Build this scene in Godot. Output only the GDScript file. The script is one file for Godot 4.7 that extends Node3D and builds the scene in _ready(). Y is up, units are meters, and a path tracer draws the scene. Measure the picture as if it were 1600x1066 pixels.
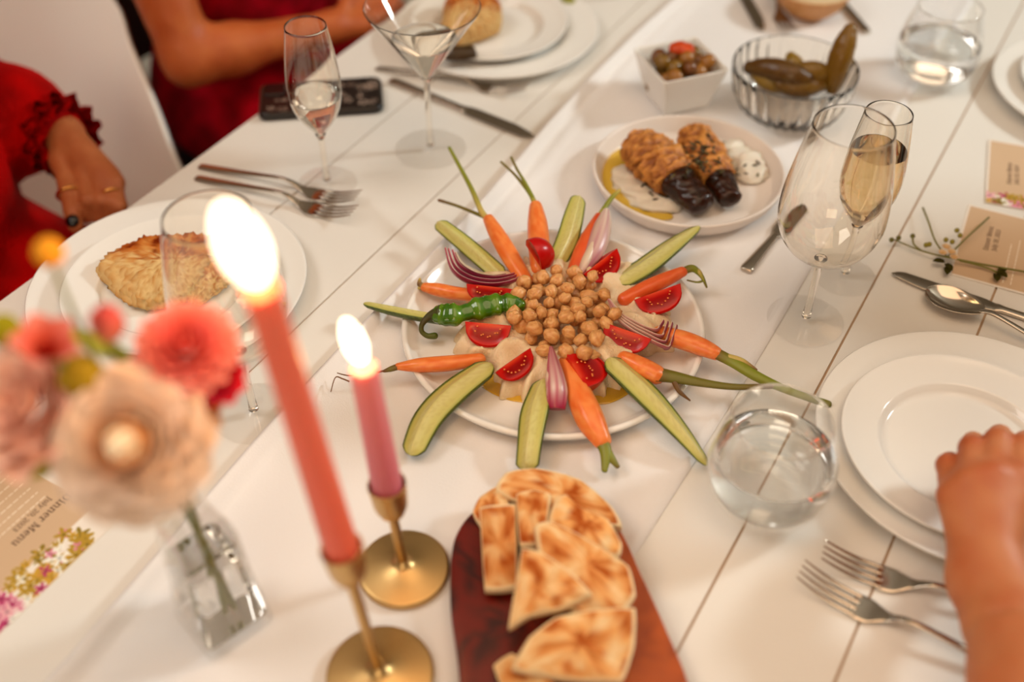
extends Node3D
# A long table set for dinner: hummus platter in the middle, candles and flowers in front.
# Table axes: u runs along the planks, v across them; Node3Ds turned by YAW have local x = u and local z = v.
const TY := 0.75
const YAW := 1.039664
const H0 := 0.0022
var rng := RandomNumberGenerator.new()
var M := {}
var taken := {}


func _ready() -> void:
	rng.seed = 7
	# --- camera
	var cam := Camera3D.new()
	cam.name = "camera"
	var ca := CameraAttributesPhysical.new()
	ca.frustum_focal_length = 56.37
	ca.frustum_near = 0.02
	ca.frustum_far = 60.0
	ca.frustum_focus_distance = 1.0
	ca.exposure_aperture = 2.75
	cam.attributes = ca
	cam.fov = 34.49
	add_child(cam)
	cam.position = Vector3(0, 1.47, 0.74298)
	cam.rotation_degrees = Vector3(-44.1, 0, 0)
	cam.current = true
	# --- environment
	var we := WorldEnvironment.new()
	we.name = "environment"
	var env := Environment.new()
	env.background_mode = Environment.BG_COLOR
	env.background_color = Color(0.02, 0.02, 0.02)
	env.tonemap_mode = Environment.TONE_MAPPER_LINEAR
	env.tonemap_exposure = 0.735
	env.sdfgi_enabled = true
	env.ssao_enabled = true
	env.ssil_enabled = true
	we.environment = env
	add_child(we)
	# --- lamps of the room (each a glowing panel with a light of its size just below it)
	window_light(Vector3(2.55, 2.15, -0.68), Vector2(0.42, 0.42), Color(0.93, 0.97, 0.96), 9.0)
	panel_lamp("ceiling_panel_lamp", Vector3(0.3, 2.66, 0.3), Vector3(0.3, 0.0, 0.301), Vector2(1.5, 1.5), Color(1.0, 0.84, 0.68), 0.46, "large square warm lamp panel on the ceiling above the table", "lamp")
	panel_lamp("ceiling_panel_lamp", Vector3(-1.4, 2.66, 0.05), Vector3(-1.4, 0.0, 0.051), Vector2(1.0, 1.0), Color(1.0, 0.97, 0.93), 1.9, "square warm lamp panel on the ceiling over the guests on the left", "lamp")
	panel_lamp("wall_panel_lamp", Vector3(-0.6, 2.15, 2.5), Vector3(-0.3, 0.8, -0.2), Vector2(1.2, 1.0), Color(1.0, 0.9, 0.78), 1.25, "square warm lamp panel on the south wall behind the camera", "lamp")
	make_materials()
	setting()
	table()
	platter()
	platter_vegetables()
	dishes()
	glasses()
	cutlery()
	candles()
	flowers()
	bread()
	cards()
	people()


func panel_lamp(called: String, at: Vector3, aim: Vector3, size: Vector2, col: Color, energy: float, label: String, cat: String) -> void:
	var t := thing(called, label, cat, at)
	t.look_at_from_position(at, aim, Vector3.UP if absf((aim - at).normalized().y) < 0.99 else Vector3.FORWARD)
	var body := BoxMesh.new()
	body.size = Vector3(size.x + 0.04, size.y + 0.04, 0.04)
	var b := part("housing", body, flat(Color(0.85, 0.84, 0.82), 0.5), t)
	b.position.z = 0.025
	var face := BoxMesh.new()
	face.size = Vector3(size.x, size.y, 0.01)
	var em := StandardMaterial3D.new()
	em.albedo_color = Color(0.9, 0.9, 0.9)
	em.emission_enabled = true
	em.emission = col
	em.emission_energy_multiplier = 2.0
	part("diffuser", face, em, t)
	var l := AreaLight3D.new()
	l.name = called + "_glow"
	l.area_size = size
	l.area_normalize_energy = true
	l.light_color = col
	l.light_energy = energy
	l.area_range = 12.0
	l.area_attenuation = 2.0
	l.shadow_enabled = true
	t.add_child(l)
	l.position = Vector3(0, 0, -0.012)


func window_light(at: Vector3, size: Vector2, col: Color, energy: float) -> void:
	# high window in the east wall, facing the table
	var t := Node3D.new()
	t.name = "window_1"
	add_child(t)
	tag(t, "high square window in the east wall letting in cool daylight", "window", "", "structure")
	t.position = at
	t.rotation.y = PI / 2
	var f := StandardMaterial3D.new()
	f.albedo_color = Color(0.9, 0.9, 0.88)
	for k in 4:
		var b := BoxMesh.new()
		b.size = Vector3(size.x + 0.1, 0.05, 0.08) if k < 2 else Vector3(0.05, size.y, 0.08)
		var p := part("window_frame", b, f, t)
		p.position = Vector3(0, (size.y / 2 + 0.025) * (1 - 2 * k), 0) if k < 2 else Vector3((size.x / 2 + 0.025) * (5 - 2 * k), 0, 0)
	var em := StandardMaterial3D.new()
	em.albedo_color = Color(0.9, 0.9, 0.9)
	em.emission_enabled = true
	em.emission = col
	em.emission_energy_multiplier = 3.0
	var pane_mesh := BoxMesh.new()
	pane_mesh.size = Vector3(size.x, size.y, 0.01)
	part("window_pane", pane_mesh, em, t)
	var l := AreaLight3D.new()
	l.name = "window_daylight"
	l.area_size = size
	l.area_normalize_energy = true
	l.light_color = col
	l.light_energy = energy
	l.area_range = 12.0
	l.area_attenuation = 2.0
	l.shadow_enabled = true
	t.add_child(l)
	l.global_transform = Transform3D(Basis(), Vector3(at.x - 0.03, at.y, at.z)).looking_at(Vector3(0.1, 0.78, 0.0), Vector3.UP)


func make_materials() -> void:
	M.wall = flat(Color(0.86, 0.83, 0.79), 0.9)
	M.floor = mottled(Color(0.74, 0.71, 0.66), Color(0.8, 0.77, 0.72), 0.01, 0.5, 0.6)
	M.board = flat(Color(0.9, 0.885, 0.86), 0.45)
	relief(M.board, 0.02, 0.02, 6.0)
	M.cloth = flat(Color(0.915, 0.905, 0.905), 0.95, 0.0, 0.2)
	relief(M.cloth, 0.12, 0.02, 18.0, 5)
	M.china = flat(Color(0.93, 0.92, 0.9), 0.12)
	M.stone = flat(Color(0.9, 0.86, 0.83), 0.35)
	M.glass = pane(Color(0.97, 0.98, 0.98), 0.03)
	M.foot_glass = pane(Color(0.85, 0.78, 0.7), 0.03)
	M.solid_glass = clear(Color(1.0, 0.985, 0.96), 0.05)
	M.water = clear(Color(0.99, 1.0, 1.0), 0.033)
	M.wine = clear(Color(1.0, 0.9, 0.72), 0.034)
	M.steel = flat(Color(0.78, 0.73, 0.67), 0.14, 1.0)
	M.brass = flat(Color(0.8, 0.66, 0.44), 0.36, 1.0)
	M.food = painted(0.45, 0.1)
	M.wet = painted(0.28, 0.06, 0.45)
	M.veg = painted(0.3, 0.06)
	M.matt = painted(0.85, 0.0, 0.25)
	M.hummus = painted(0.5, 0.15)
	relief(M.hummus, 0.05, 0.06, 30.0, 9)
	M.oil = clear(Color(0.98, 0.83, 0.3), 0.045)
	M.bread = painted(0.85, 0.08, 0.2)
	relief(M.bread, 0.04, 0.05, 14.0, 4)
	M.fried = painted(0.55, 0.08)
	relief(M.fried, 0.05, 0.3, 13.0, 6)
	M.skin = painted(0.5, 0.12, 0.4)
	M.petal = painted(0.7, 0.0, 0.2)
	M.petal.backlight_enabled = true
	M.petal.backlight = Color(0.3, 0.3, 0.3)
	M.wax = painted(0.4, 0.2)


func setting() -> void:
	var fl := BoxMesh.new()
	fl.size = Vector3(9.0, 0.1, 9.0)
	structure("floor", fl, M.floor, Vector3(0, -0.05, 0), "pale cream floor behind the seated guests")
	var ce := BoxMesh.new()
	ce.size = Vector3(9.0, 0.1, 9.0)
	structure("ceiling", ce, M.wall, Vector3(0, 2.75, 0), "plain white ceiling of the room")
	for w in [["wall_north", Vector3(0, 1.35, -4.45), Vector3(9.0, 2.8, 0.1)], ["wall_south", Vector3(0, 1.35, 2.95), Vector3(9.0, 2.8, 0.1)], ["wall_east", Vector3(2.64, 1.35, 0), Vector3(0.1, 2.8, 9.0)], ["wall_west", Vector3(-4.45, 1.35, 0), Vector3(0.1, 2.8, 9.0)]]:
		var b := BoxMesh.new()
		b.size = w[2]
		structure(w[0], b, M.wall, w[1], "plain white wall on the %s side of the room" % String(w[0]).get_slice("_", 1))


func bevel_box(size: Vector3, b: float) -> Geo:
	var g := Geo.new()
	var h := size / 2.0
	var o := PackedVector3Array()
	for c in [[1, 1], [-1, 1], [-1, -1], [1, -1]]:
		var cx: float = c[0] * (h.x - b)
		var cz: float = c[1] * (h.z - b)
		var a0 := atan2(c[1], c[0])
		for k in 5:
			var a := a0 - PI / 4 + PI / 8 * k
			o.append(Vector3(cx + cos(a) * b, -h.y, cz + sin(a) * b))
	g.slab(o, Vector3.UP, size.y, minf(b, size.y * 0.45))
	return g


func table() -> void:
	var t := thing("dining_table", "long white-painted plank dining table under all the dishes", "table", Vector3(0, 0, 0), YAW)
	var cuts := [-0.461, -0.322, -0.187, -0.05, 0.088, 0.19, 0.2685, 0.3755, 0.467, 0.56]
	for i in cuts.size() - 1:
		var w: float = cuts[i + 1] - cuts[i] - 0.0022
		var p := part("plank", bevel_box(Vector3(2.9, 0.026, w), 0.0012).mesh(), M.board, t)
		p.position = Vector3(0.35, TY - 0.013 - (0.0004 if i % 2 else 0.0), (cuts[i] + cuts[i + 1]) / 2)
	var under := BoxMesh.new()
	under.size = Vector3(2.8, 0.0345, 0.98)
	var u := part("underframe", under, flat(Color(0.72, 0.6, 0.48), 0.8), t)
	u.position = Vector3(0.35, TY - 0.0022 - 0.01725, 0.05)
	for sx in [-1, 1]:
		for sz in [-1, 1]:
			var l := part("leg", bevel_box(Vector3(0.07, TY - 0.0385, 0.07), 0.006).mesh(), M.board, t)
			l.position = Vector3(0.35 + sx * 1.3, (TY - 0.0385) / 2, 0.05 + sz * 0.42)
	# runner: a long cloth, its left edge doubled over into a soft fold
	var g := Geo.new()
	var n := noise3(11, 6.0, 2)
	var n2 := noise3(12, 20.0, 2)
	var nu := 200
	var nv := 64
	for side in 2:
		for i in nu + 1:
			for j in nv + 1:
				var uu := -0.75 + 2.2 * i / nu
				var f := float(j) / nv
				var left := -0.112 - 0.03 * clampf((uu + 0.45) / 0.6, 0.0, 1.3) + 0.004 * sin(uu * 9.0)
				var right := 0.206 + 0.003 * sin(uu * 7.0 + 1.0)
				var vv := lerpf(left, right, f)
				var d := vv - left
				var h := 0.0012 + 0.0012 * maxf(0.0, n.get_noise_2d(uu, vv)) + 0.0004 * n2.get_noise_2d(uu * 0.4, vv)
				h += 0.013 * exp(-pow((d - 0.009) / 0.007, 2.0)) + 0.004 * exp(-pow((d - 0.027 - 0.004 * sin(uu * 5.0)) / 0.007, 2.0)) * smoothstep(-0.3, 0.3, uu)
				h += 0.004 * exp(-pow((vv - right + 0.004) / 0.004, 2.0))
				if d < 0.001 or right - vv < 0.001:
					h = 0.0006
				if side == 1:
					h = 0.0001
				g.vert(Vector3(uu, h, vv), Color.WHITE)
	var row := nv + 1
	var half := (nu + 1) * row
	for i in nu:
		for j in nv:
			var a := i * row + j
			g.quad(a, a + 1, a + row + 1, a + row)
			g.quad(half + a, half + a + row, half + a + row + 1, half + a + 1)
	for i in nu:
		for j in [0, nv]:
			var a: int = i * row + j
			if j == 0:
				g.quad(a, a + row, half + a + row, half + a)
			else:
				g.quad(a, half + a, half + a + row, a + row)
	var r := solo("table_runner", g.mesh(), M.cloth, "long white cloth runner laid down the middle of the plank table", "table runner", Vector3(0, TY, 0))
	r.rotation.y = YAW


func plate_mesh(r: float, well: float, rim: float, foot: float) -> ArrayMesh:
	# wide-rimmed dinner plate: well floor, wall, sloping rim
	var g := Geo.new()
	var f := foot
	g.lathe(PackedVector2Array([Vector2(0, f + 0.003), Vector2(well * 0.9, f + 0.003), Vector2(well * 0.97, f + 0.0038), Vector2(well * 1.01, f + 0.006), Vector2(well * 1.05, f + 0.0095), Vector2(well * 1.09, f + 0.0108), Vector2(r * 0.86, f + 0.0122), Vector2(r * 0.97, rim - 0.0012), Vector2(r * 0.99, rim - 0.0002), Vector2(r, rim - 0.0012), Vector2(r * 0.992, rim - 0.0034), Vector2(r * 0.86, f + 0.0078), Vector2(well * 1.12, f + 0.006), Vector2(well * 0.98, f + 0.0), Vector2(well * 0.92, 0.0), Vector2(well * 0.86, 0.0), Vector2(well * 0.82, f - 0.0005), Vector2(0, f)]), 96, Color.WHITE)
	return g.mesh()


func flat_plate_mesh(r: float, h: float, inner: float, wall: float) -> ArrayMesh:
	# coupe plate: flat floor, short upright rim
	var g := Geo.new()
	g.lathe(PackedVector2Array([Vector2(0, 0.005), Vector2(inner * 0.9, 0.005), Vector2(inner * 0.97, 0.0056), Vector2(inner, 0.0075), Vector2(r - wall * 1.05, h - 0.003), Vector2(r - wall * 0.9, h - 0.0008), Vector2(r - wall * 0.5, h), Vector2(r - wall * 0.1, h - 0.0008), Vector2(r, h - 0.003), Vector2(r - 0.004, h * 0.45), Vector2(r - 0.011, 0.0022), Vector2(r - 0.018, 0.0), Vector2(r - 0.028, 0.0), Vector2(r - 0.032, 0.0012), Vector2(0, 0.0012)]), 128, Color.WHITE)
	return g.mesh()


func set_on(called: String, mesh: Mesh, m: Material, label: String, cat: String, at: Vector3, group := "") -> MeshInstance3D:
	return solo(called, mesh, m, label, cat, at, group)


const PLATE := Vector3(0.0383, 0.7522, -0.0055)


func hummus_h(x: float, z: float) -> float:
	var c: Vector3 = Vector3(0.0438, 0.7500, -0.0149)
	var dx := x - c.x
	var dz := z - c.z
	var a := atan2(dz, dx)
	var n: FastNoiseLite = M.hn
	var r: float = 0.100 + 0.009 * n.get_noise_2d(cos(a) * 40.0, sin(a) * 40.0) * 2.0 + 0.006 * sin(a * 7.0 + 0.6)
	var f := sqrt(dx * dx + dz * dz) / r
	if f >= 1.0:
		return 0.0
	var well := smoothstep(0.28, 0.62, f)
	var edge := sqrt(maxf(0.0, 1.0 - pow(f, 5.0)))
	var swirl: float = absf(n.get_noise_2d(x * 260.0 + 30.0 * sin(a * 2.0 + f * 5.0), z * 260.0))
	var lump: float = n.get_noise_2d(x * 150.0 + 7.0, z * 150.0 - f * 9.0)
	var rings := 0.0
	for s in M.swirls:
		var q: Vector3 = s
		var d := Vector2(x - q.x, z - q.z).length()
		rings += 0.0075 * exp(-pow((d - 0.0225) / 0.0075, 2.0)) - 0.004 * exp(-pow(d / 0.014, 2.0))
	var fine: float = n.get_noise_2d(x * 900.0, z * 900.0)
	return maxf(0.0012, edge * (0.0105 + 0.0085 * well + 0.006 * lump * well + 0.0022 * (0.45 - swirl) * well + rings * well + 0.0006 * fine))


func platter() -> void:
	M.hn = noise3(21, 0.1, 2)
	M.swirls = [Vector3(0.0253, 0.7700, -0.0931), Vector3(0.0892, 0.7700, -0.0814), Vector3(0.1399, 0.7700, -0.0327), Vector3(0.1055, 0.7700, 0.0198), Vector3(0.0665, 0.7700, 0.0615), Vector3(0.0017, 0.7700, 0.0567), Vector3(-0.0235, 0.7700, 0.0156), Vector3(-0.0214, 0.7700, -0.0418)]
	set_on("serving_plate", flat_plate_mesh(0.1415, 0.0165, 0.128, 0.006), M.china, "large cream-white serving plate under the hummus and raw vegetables", "plate", PLATE)
	# hummus
	var c: Vector3 = Vector3(0.0438, 0.7500, -0.0149)
	c.y = PLATE.y + 0.0052
	var g := Geo.new()
	var nr := 70
	var na := 220
	for i in nr + 1:
		for j in na:
			var a := TAU * j / na
			var f := 0.125 * pow(float(i) / nr, 0.85)
			var x := c.x + cos(a) * f
			var z := c.z + sin(a) * f
			var h := hummus_h(x, z)
			if h <= 0.0:
				# pull in to the edge
				var lo := 0.05
				var hi := f
				for k in 9:
					var m := (lo + hi) / 2
					if hummus_h(c.x + cos(a) * m, c.z + sin(a) * m) > 0.0:
						lo = m
					else:
						hi = m
				f = lo
				h = 0.0
			var p := Vector3(cos(a) * f, h, sin(a) * f)
			var nn: float = M.hn.get_noise_3d(p.x * 500.0, h * 500.0, p.z * 500.0)
			g.vert(p, Color(0.93, 0.84, 0.7).lerp(Color(0.88, 0.75, 0.58), clampf(0.3 + nn * 0.9, 0.0, 1.0)))
	for i in nr:
		for j in na:
			var j2 := (j + 1) % na
			g.quad(i * na + j, i * na + j2, (i + 1) * na + j2, (i + 1) * na + j)
	solo("hummus_spread", g.mesh(), M.hummus, "thick beige hummus swirled over the middle of the serving plate", "hummus", c)
	# olive oil pools along the near edge of the hummus
	var oils := [["pool of olive oil on the plate, right of the large orange carrot", PackedVector3Array([Vector3(0.0634, 0.7500, 0.0871), Vector3(0.0849, 0.7500, 0.0871), Vector3(0.1058, 0.7500, 0.0731), Vector3(0.1158, 0.7500, 0.0558), Vector3(0.1078, 0.7500, 0.0477), Vector3(0.0811, 0.7500, 0.0558), Vector3(0.0601, 0.7500, 0.0731)])], ["thin pool of olive oil between the big curved cucumber and the straight one", PackedVector3Array([Vector3(-0.0317, 0.7500, 0.0606), Vector3(-0.0200, 0.7500, 0.0731), Vector3(0.0000, 0.7500, 0.0840), Vector3(0.0170, 0.7500, 0.0840), Vector3(0.0172, 0.7500, 0.0677), Vector3(-0.0058, 0.7500, 0.0558), Vector3(-0.0262, 0.7500, 0.0493)])]]
	for o in oils:
		var pts: PackedVector3Array = o[1]
		pts.append(pts[0])
		var sm := spline(pts, 41)
		sm.remove_at(40)
		var og := Geo.new()
		var mid := Vector3.ZERO
		for p in sm:
			mid += p / 40.0
		var rings := []
		for s in [[1.0, 0.0], [0.985, 0.0005], [0.9, 0.0009], [0.02, 0.001]]:
			var r := PackedVector3Array()
			for p in sm:
				var q: Vector3 = mid.lerp(p, s[0])
				q.y = s[1]
				r.append(q)
			rings.append(r)
		og.loft(rings, [Color.WHITE, Color.WHITE, Color.WHITE, Color.WHITE])
		mid.y = 0.0
		var om := flat(Color(0.9, 0.72, 0.22, 0.7), 0.06)
		om.transparency = BaseMaterial3D.TRANSPARENCY_ALPHA
		solo("olive_oil", og.mesh(true, mid), om, o[0], "olive oil", Vector3(mid.x, PLATE.y + 0.0054, mid.z))
	M.pea = painted(0.3, 0.12)
	relief(M.pea, 0.04, 0.04, 60.0, 8)
	chickpeas()


func chickpea_mesh(sd: int) -> ArrayMesh:
	var g := Geo.new()
	var n := noise3(sd, 1.2, 2)
	var ns := 12
	var nr := 16
	var rings := []
	var cols := []
	for i in ns + 1:
		var th := PI * i / ns
		var r := PackedVector3Array()
		var cc := PackedColorArray()
		for j in nr:
			var a := TAU * j / nr
			var d := Vector3(sin(th) * cos(a), cos(th), sin(th) * sin(a))
			var rad := 1.0 + 0.22 * n.get_noise_3dv(d * 0.8)
			# beak, and the crease that runs back from it
			rad += 0.2 * exp(-pow(d.distance_to(Vector3(1, 0, 0)) / 0.33, 2.0))
			rad -= 0.13 * exp(-pow(d.z / 0.16, 2.0)) * smoothstep(0.0, 0.5, d.y) * smoothstep(1.05, 0.3, d.x)
			r.append(d * rad * Vector3(1.05, 0.92, 0.98) * 0.0068)
			var k := clampf(0.5 + n.get_noise_3dv(d * 1.6 + Vector3.ONE * 9.0), 0.0, 1.0)
			cc.append(Color(0.9, 0.7, 0.46).lerp(Color(0.8, 0.54, 0.3), k))
		rings.append(r)
		cols.append(cc)
	g.loft(rings, cols, true, false, false)
	return g.mesh()


func chickpeas() -> void:
	var meshes := []
	for k in 7:
		meshes.append(chickpea_mesh(40 + k))
	var c: Vector3 = Vector3(0.0462, 0.7780, -0.0026)
	var spots := []
	var tries := 0
	while spots.size() < 100 and tries < 3000:
		tries += 1
		var a := rng.randf() * TAU
		var q := sqrt(rng.randf())
		if spots.size() > 66:
			q *= 0.62
		var x := c.x + cos(a) * q * 0.048
		var z := c.z + sin(a) * q * 0.061 + cos(a) * q * 0.008
		var r := 0.0068 * rng.randf_range(0.84, 1.12)
		var y: float = PLATE.y + 0.0052 + hummus_h(x, z) + r * 0.72
		for s in spots:
			var d := Vector2(x - s.x, z - s.z).length()
			var rr: float = (r + s.w) * 0.94
			if d < rr:
				y = maxf(y, s.y + sqrt(rr * rr - d * d))
		if y > PLATE.y + 0.041:
			continue
		spots.append(Vector4(x, y, z, r))
	for s in spots:
		var o := solo("chickpea", meshes[rng.randi() % 7], M.pea, "tan cooked chickpea in the heap at the centre of the hummus", "chickpea", Vector3(s.x, s.y, s.z), "chickpeas heaped on the hummus")
		o.basis = Basis.from_euler(Vector3(rng.randf() * TAU, rng.randf() * TAU, rng.randf() * TAU)).scaled(Vector3(rng.randf_range(0.9, 1.12), rng.randf_range(0.88, 1.05), rng.randf_range(0.92, 1.08)) * (s.w / 0.0068))


# ------------------------------------------------------------------ vegetables
func cucumber(pts: PackedVector3Array, ws: Array, roll: float, label: String, called := "cucumber_wedge") -> void:
	var n := 44
	var path := spline(pts, n)
	var w := ramp(ws, n)
	var base := path[n / 2]
	var body := Geo.new()
	var skin := Geo.new()
	var nz := noise3(int(absf(base.x) * 9000.0) + 3, 1.0, 2)
	var fr := []
	var fc := []
	var sr := []
	var sc := []
	for i in n:
		var t := (path[mini(i + 1, n - 1)] - path[maxi(i - 1, 0)]).normalized()
		var side := t.cross(Vector3.UP).normalized()
		var up := side.cross(t).normalized()
		var q := side.rotated(t, roll)
		up = up.rotated(t, roll)
		var u := float(i) / (n - 1)
		var e := minf(1.0, sqrt(maxf(0.0, minf(u, 1.0 - u)) * 9.0) + 0.08)
		var ww: float = w[i] * e
		var o := path[i] - base
		var fp := PackedVector3Array()
		var cc := PackedColorArray()
		# two cut faces meeting in the seeded ridge, then the underside
		for j in 17:
			var s := -1.0 + j / 8.0
			var hgt := (1.0 - absf(s)) * 0.5 - 0.05 * (1.0 - absf(absf(s) * 2.0 - 1.0))
			fp.append(o + q * (s * ww * 0.97) + up * (hgt * ww))
			var seedy := 1.0 - smoothstep(0.25, 0.62, absf(s))
			var col := Color(0.76, 0.73, 0.4).lerp(Color(0.80, 0.77, 0.49), seedy)
			col = col.lerp(Color(0.6, 0.62, 0.27), smoothstep(0.72, 1.0, absf(s)))
			var sd := nz.get_noise_2d(u * 95.0, s * 6.0 + 3.0)
			if absf(s) > 0.12 and absf(s) < 0.7 and sd > 0.16:
				col = col.lerp(Color(0.68, 0.62, 0.33), 0.28)
			cc.append(col)
		for j in range(1, 8):
			var s := 1.0 - j / 4.0
			fp.append(o + q * (s * ww * 0.95) - up * (sqrt(maxf(0.0, 1.0 - s * s)) * ww * 0.62))
			cc.append(Color(0.7, 0.7, 0.4))
		fr.append(fp)
		fc.append(cc)
		var sp := PackedVector3Array()
		var sk := PackedColorArray()
		for j in 13:
			var a := PI * j / 12.0
			sp.append(o + q * (cos(a) * ww * 1.03) - up * (sin(a) * ww * 0.7 - 0.03 * ww))
			sk.append(Color(0.2, 0.27, 0.06).lerp(Color(0.36, 0.43, 0.12), clampf(0.4 + nz.get_noise_2d(u * 20.0, a * 4.0), 0.0, 1.0)))
		for j in range(11, 0, -1):
			var a := PI * j / 12.0
			sp.append(o + q * (cos(a) * ww * 0.95) - up * (sin(a) * ww * 0.6 - 0.01 * ww))
			sk.append(Color(0.45, 0.5, 0.2))
		sr.append(sp)
		sc.append(sk)
	body.loft(fr, fc)
	skin.loft(sr, sc)
	var t := thing(called, label, "cucumber", base, 0.0, "cucumber wedges round the platter")
	part("flesh", body.mesh(), M.veg, t)
	part("skin", skin.mesh(), M.veg, t)


func carrot(pts: PackedVector3Array, ws: Array, stems: Array, label: String, tint := 0.0) -> void:
	var n := 40
	var path := spline(pts, n)
	var w := ramp(ws, n)
	var base := path[n / 2]
	var g := Geo.new()
	var rel := shifted(path, -base)
	var nz := noise3(int(absf(base.x) * 7000.0) + 5, 1.0, 2)
	var cols := []
	for i in n:
		var cc := PackedColorArray()
		for j in 20:
			var k := clampf(0.5 + nz.get_noise_2d(i * 0.12, j * 2.2), 0.0, 1.0)
			var col := Color(0.91, 0.44, 0.18).lerp(Color(0.95, 0.57, 0.3), k)
			cc.append(col.lerp(Color(0.8, 0.17, 0.07), tint))
		cols.append(cc)
	g.tube(Array(rel), Array(w), cols, 20, 0.9, Vector3.UP, true, true, 0.035, 6)
	var t := thing("baby_carrot", label, "carrot", base, 0.0, "baby carrots round the platter")
	part("root", g.mesh(), M.veg, t)
	for s in stems:
		var sp: PackedVector3Array = s[0]
		var m := 18
		var sg := Geo.new()
		sg.tube(Array(shifted(spline(sp, m), -base)), Array(ramp(s[1], m)), cramp(s[2], m), 9, 0.8, Vector3.ZERO, true, true, 0.08, 3)
		part("stalk", sg.mesh(), M.food, t)


func tomato(a: Vector3, b: Vector3, c: Vector3, spread: float, label: String, up_skin := false) -> void:
	var lift := Vector3(0, 0.0045, 0.002)
	a += lift
	b += lift
	c += lift
	var mid := (a + b) / 2
	var ax := (b - a) / 2 * 1.05
	var half := ax.length()
	ax = ax.normalized()
	var d := c - mid
	d = d - ax * d.dot(ax)
	var r := d.length()
	d = d.normalized()
	var nn := ax.cross(d).normalized()
	if nn.y < 0.0:
		nn = -nn
	if up_skin:
		nn = -nn
	var g := Geo.new()
	var nl := 22
	var na := 14
	var nz := noise3(int(absf(mid.x * 5000.0) + absf(mid.z * 9000.0)), 1.0, 2)
	var skin := Geo.new()
	for sheet in 2:
		var rings := []
		var cols := []
		for i in nl + 1:
			var s := -1.0 + 2.0 * i / nl
			var rad := sqrt(maxf(0.0, 1.0 - pow(absf(s), 2.3))) * r
			var o := ax * (s * half)
			var ring := PackedVector3Array()
			var cc := PackedColorArray()
			if sheet == 0:
				# cut face along d, then the other face: flesh wall, gel with seeds, core
				for face in 2:
					var dir := d if face == 0 else (d * cos(spread) - nn * sin(spread))
					var off := nn if face == 0 else (-d * sin(spread) - nn * cos(spread))
					for j in 9:
						var q := j / 8.0
						if face == 0:
							q = 1.0 - q
						var gel := smoothstep(0.18, 0.32, q) * (1.0 - smoothstep(0.72, 0.84, q)) * (1.0 - smoothstep(0.55, 0.8, absf(s)))
						ring.append(o + dir * (rad * q * 0.985) - off * (0.0011 * gel))
						var col := Color(0.78, 0.055, 0.03).lerp(Color(0.6, 0.02, 0.01), gel)
						col = col.lerp(Color(0.88, 0.3, 0.16), (1.0 - smoothstep(0.0, 0.22, q)) * (1.0 - smoothstep(0.35, 0.7, absf(s))))
						cc.append(col)
				for j in range(1, 6):
					var an := spread * (1.0 - j / 6.0)
					ring.append(o + (d * cos(an) - nn * sin(an)) * rad * 0.97)
					cc.append(Color(0.8, 0.1, 0.05))
			else:
				for j in na + 1:
					var an := -0.03 + (spread + 0.06) * j / na
					ring.append(o * 1.01 + (d * cos(an) - nn * sin(an)) * rad)
					cc.append(Color(0.72, 0.03, 0.02))
				for j in range(na, -1, -1):
					var an := -0.03 + (spread + 0.06) * j / na
					ring.append(o * 1.0 + (d * cos(an) - nn * sin(an)) * rad * 0.955)
					cc.append(Color(0.72, 0.06, 0.03))
			rings.append(ring)
			cols.append(cc)
		if sheet == 0:
			g.loft(rings, cols)
		else:
			skin.loft(rings, cols)
	var t := thing("tomato_wedge", label, "tomato", mid, 0.0, "cherry tomato wedges on the hummus")
	var flesh := part("flesh", g.mesh(), M.wet, t)
	part("skin", skin.mesh(), M.wet, t)
	var seed_mesh := SphereMesh.new()
	seed_mesh.radius = 0.001
	seed_mesh.height = 0.0011
	seed_mesh.radial_segments = 8
	seed_mesh.rings = 4
	var sm := flat(Color(0.9, 0.5, 0.25), 0.2)
	for k in 9:
		var an := lerpf(0.2, PI - 0.2, (k + 0.5) / 9.0) + nz.get_noise_1d(k * 17.0) * 0.25
		var q := 0.55 + 0.16 * nz.get_noise_1d(k * 31.0 + 5.0)
		var s := part("seed", seed_mesh, sm, flesh)
		s.position = ax * (cos(an) * half * q * 1.05) + d * (sin(an) * r * q) + nn * 0.0002
		s.rotation = Vector3(0, k * 1.3, 0)


func onion_layer(pts: PackedVector3Array, hs: Array, thick: float, lean: Vector3, outs: Array, inner: Color, base: Vector3) -> Geo:
	var n := 30
	var path := spline(pts, n)
	var hh := ramp(hs, n)
	var oc := cramp(outs, n)
	var rings := []
	var cols := []
	for i in n:
		var t := (path[mini(i + 1, n - 1)] - path[maxi(i - 1, 0)]).normalized()
		var up := (lean - t * lean.dot(t)).normalized()
		var side := t.cross(up).normalized()
		var r := PackedVector3Array()
		var cc := PackedColorArray()
		var o := path[i] - base
		for j in 9:
			var s := -1.0 + j / 4.0
			r.append(o + up * (s * hh[i]) + side * (thick * sqrt(maxf(0.0, 1.0 - s * s * 0.9)) - 0.15 * hh[i] * s * s))
			cc.append(oc[i])
		for j in range(8, -1, -1):
			var s := -1.0 + j / 4.0
			r.append(o + up * (s * hh[i]) - side * (thick * sqrt(maxf(0.0, 1.0 - s * s * 0.9)) + 0.15 * hh[i] * s * s))
			cc.append(inner)
		rings.append(r)
		cols.append(cc)
	var g := Geo.new()
	g.loft(rings, cols)
	return g


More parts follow.
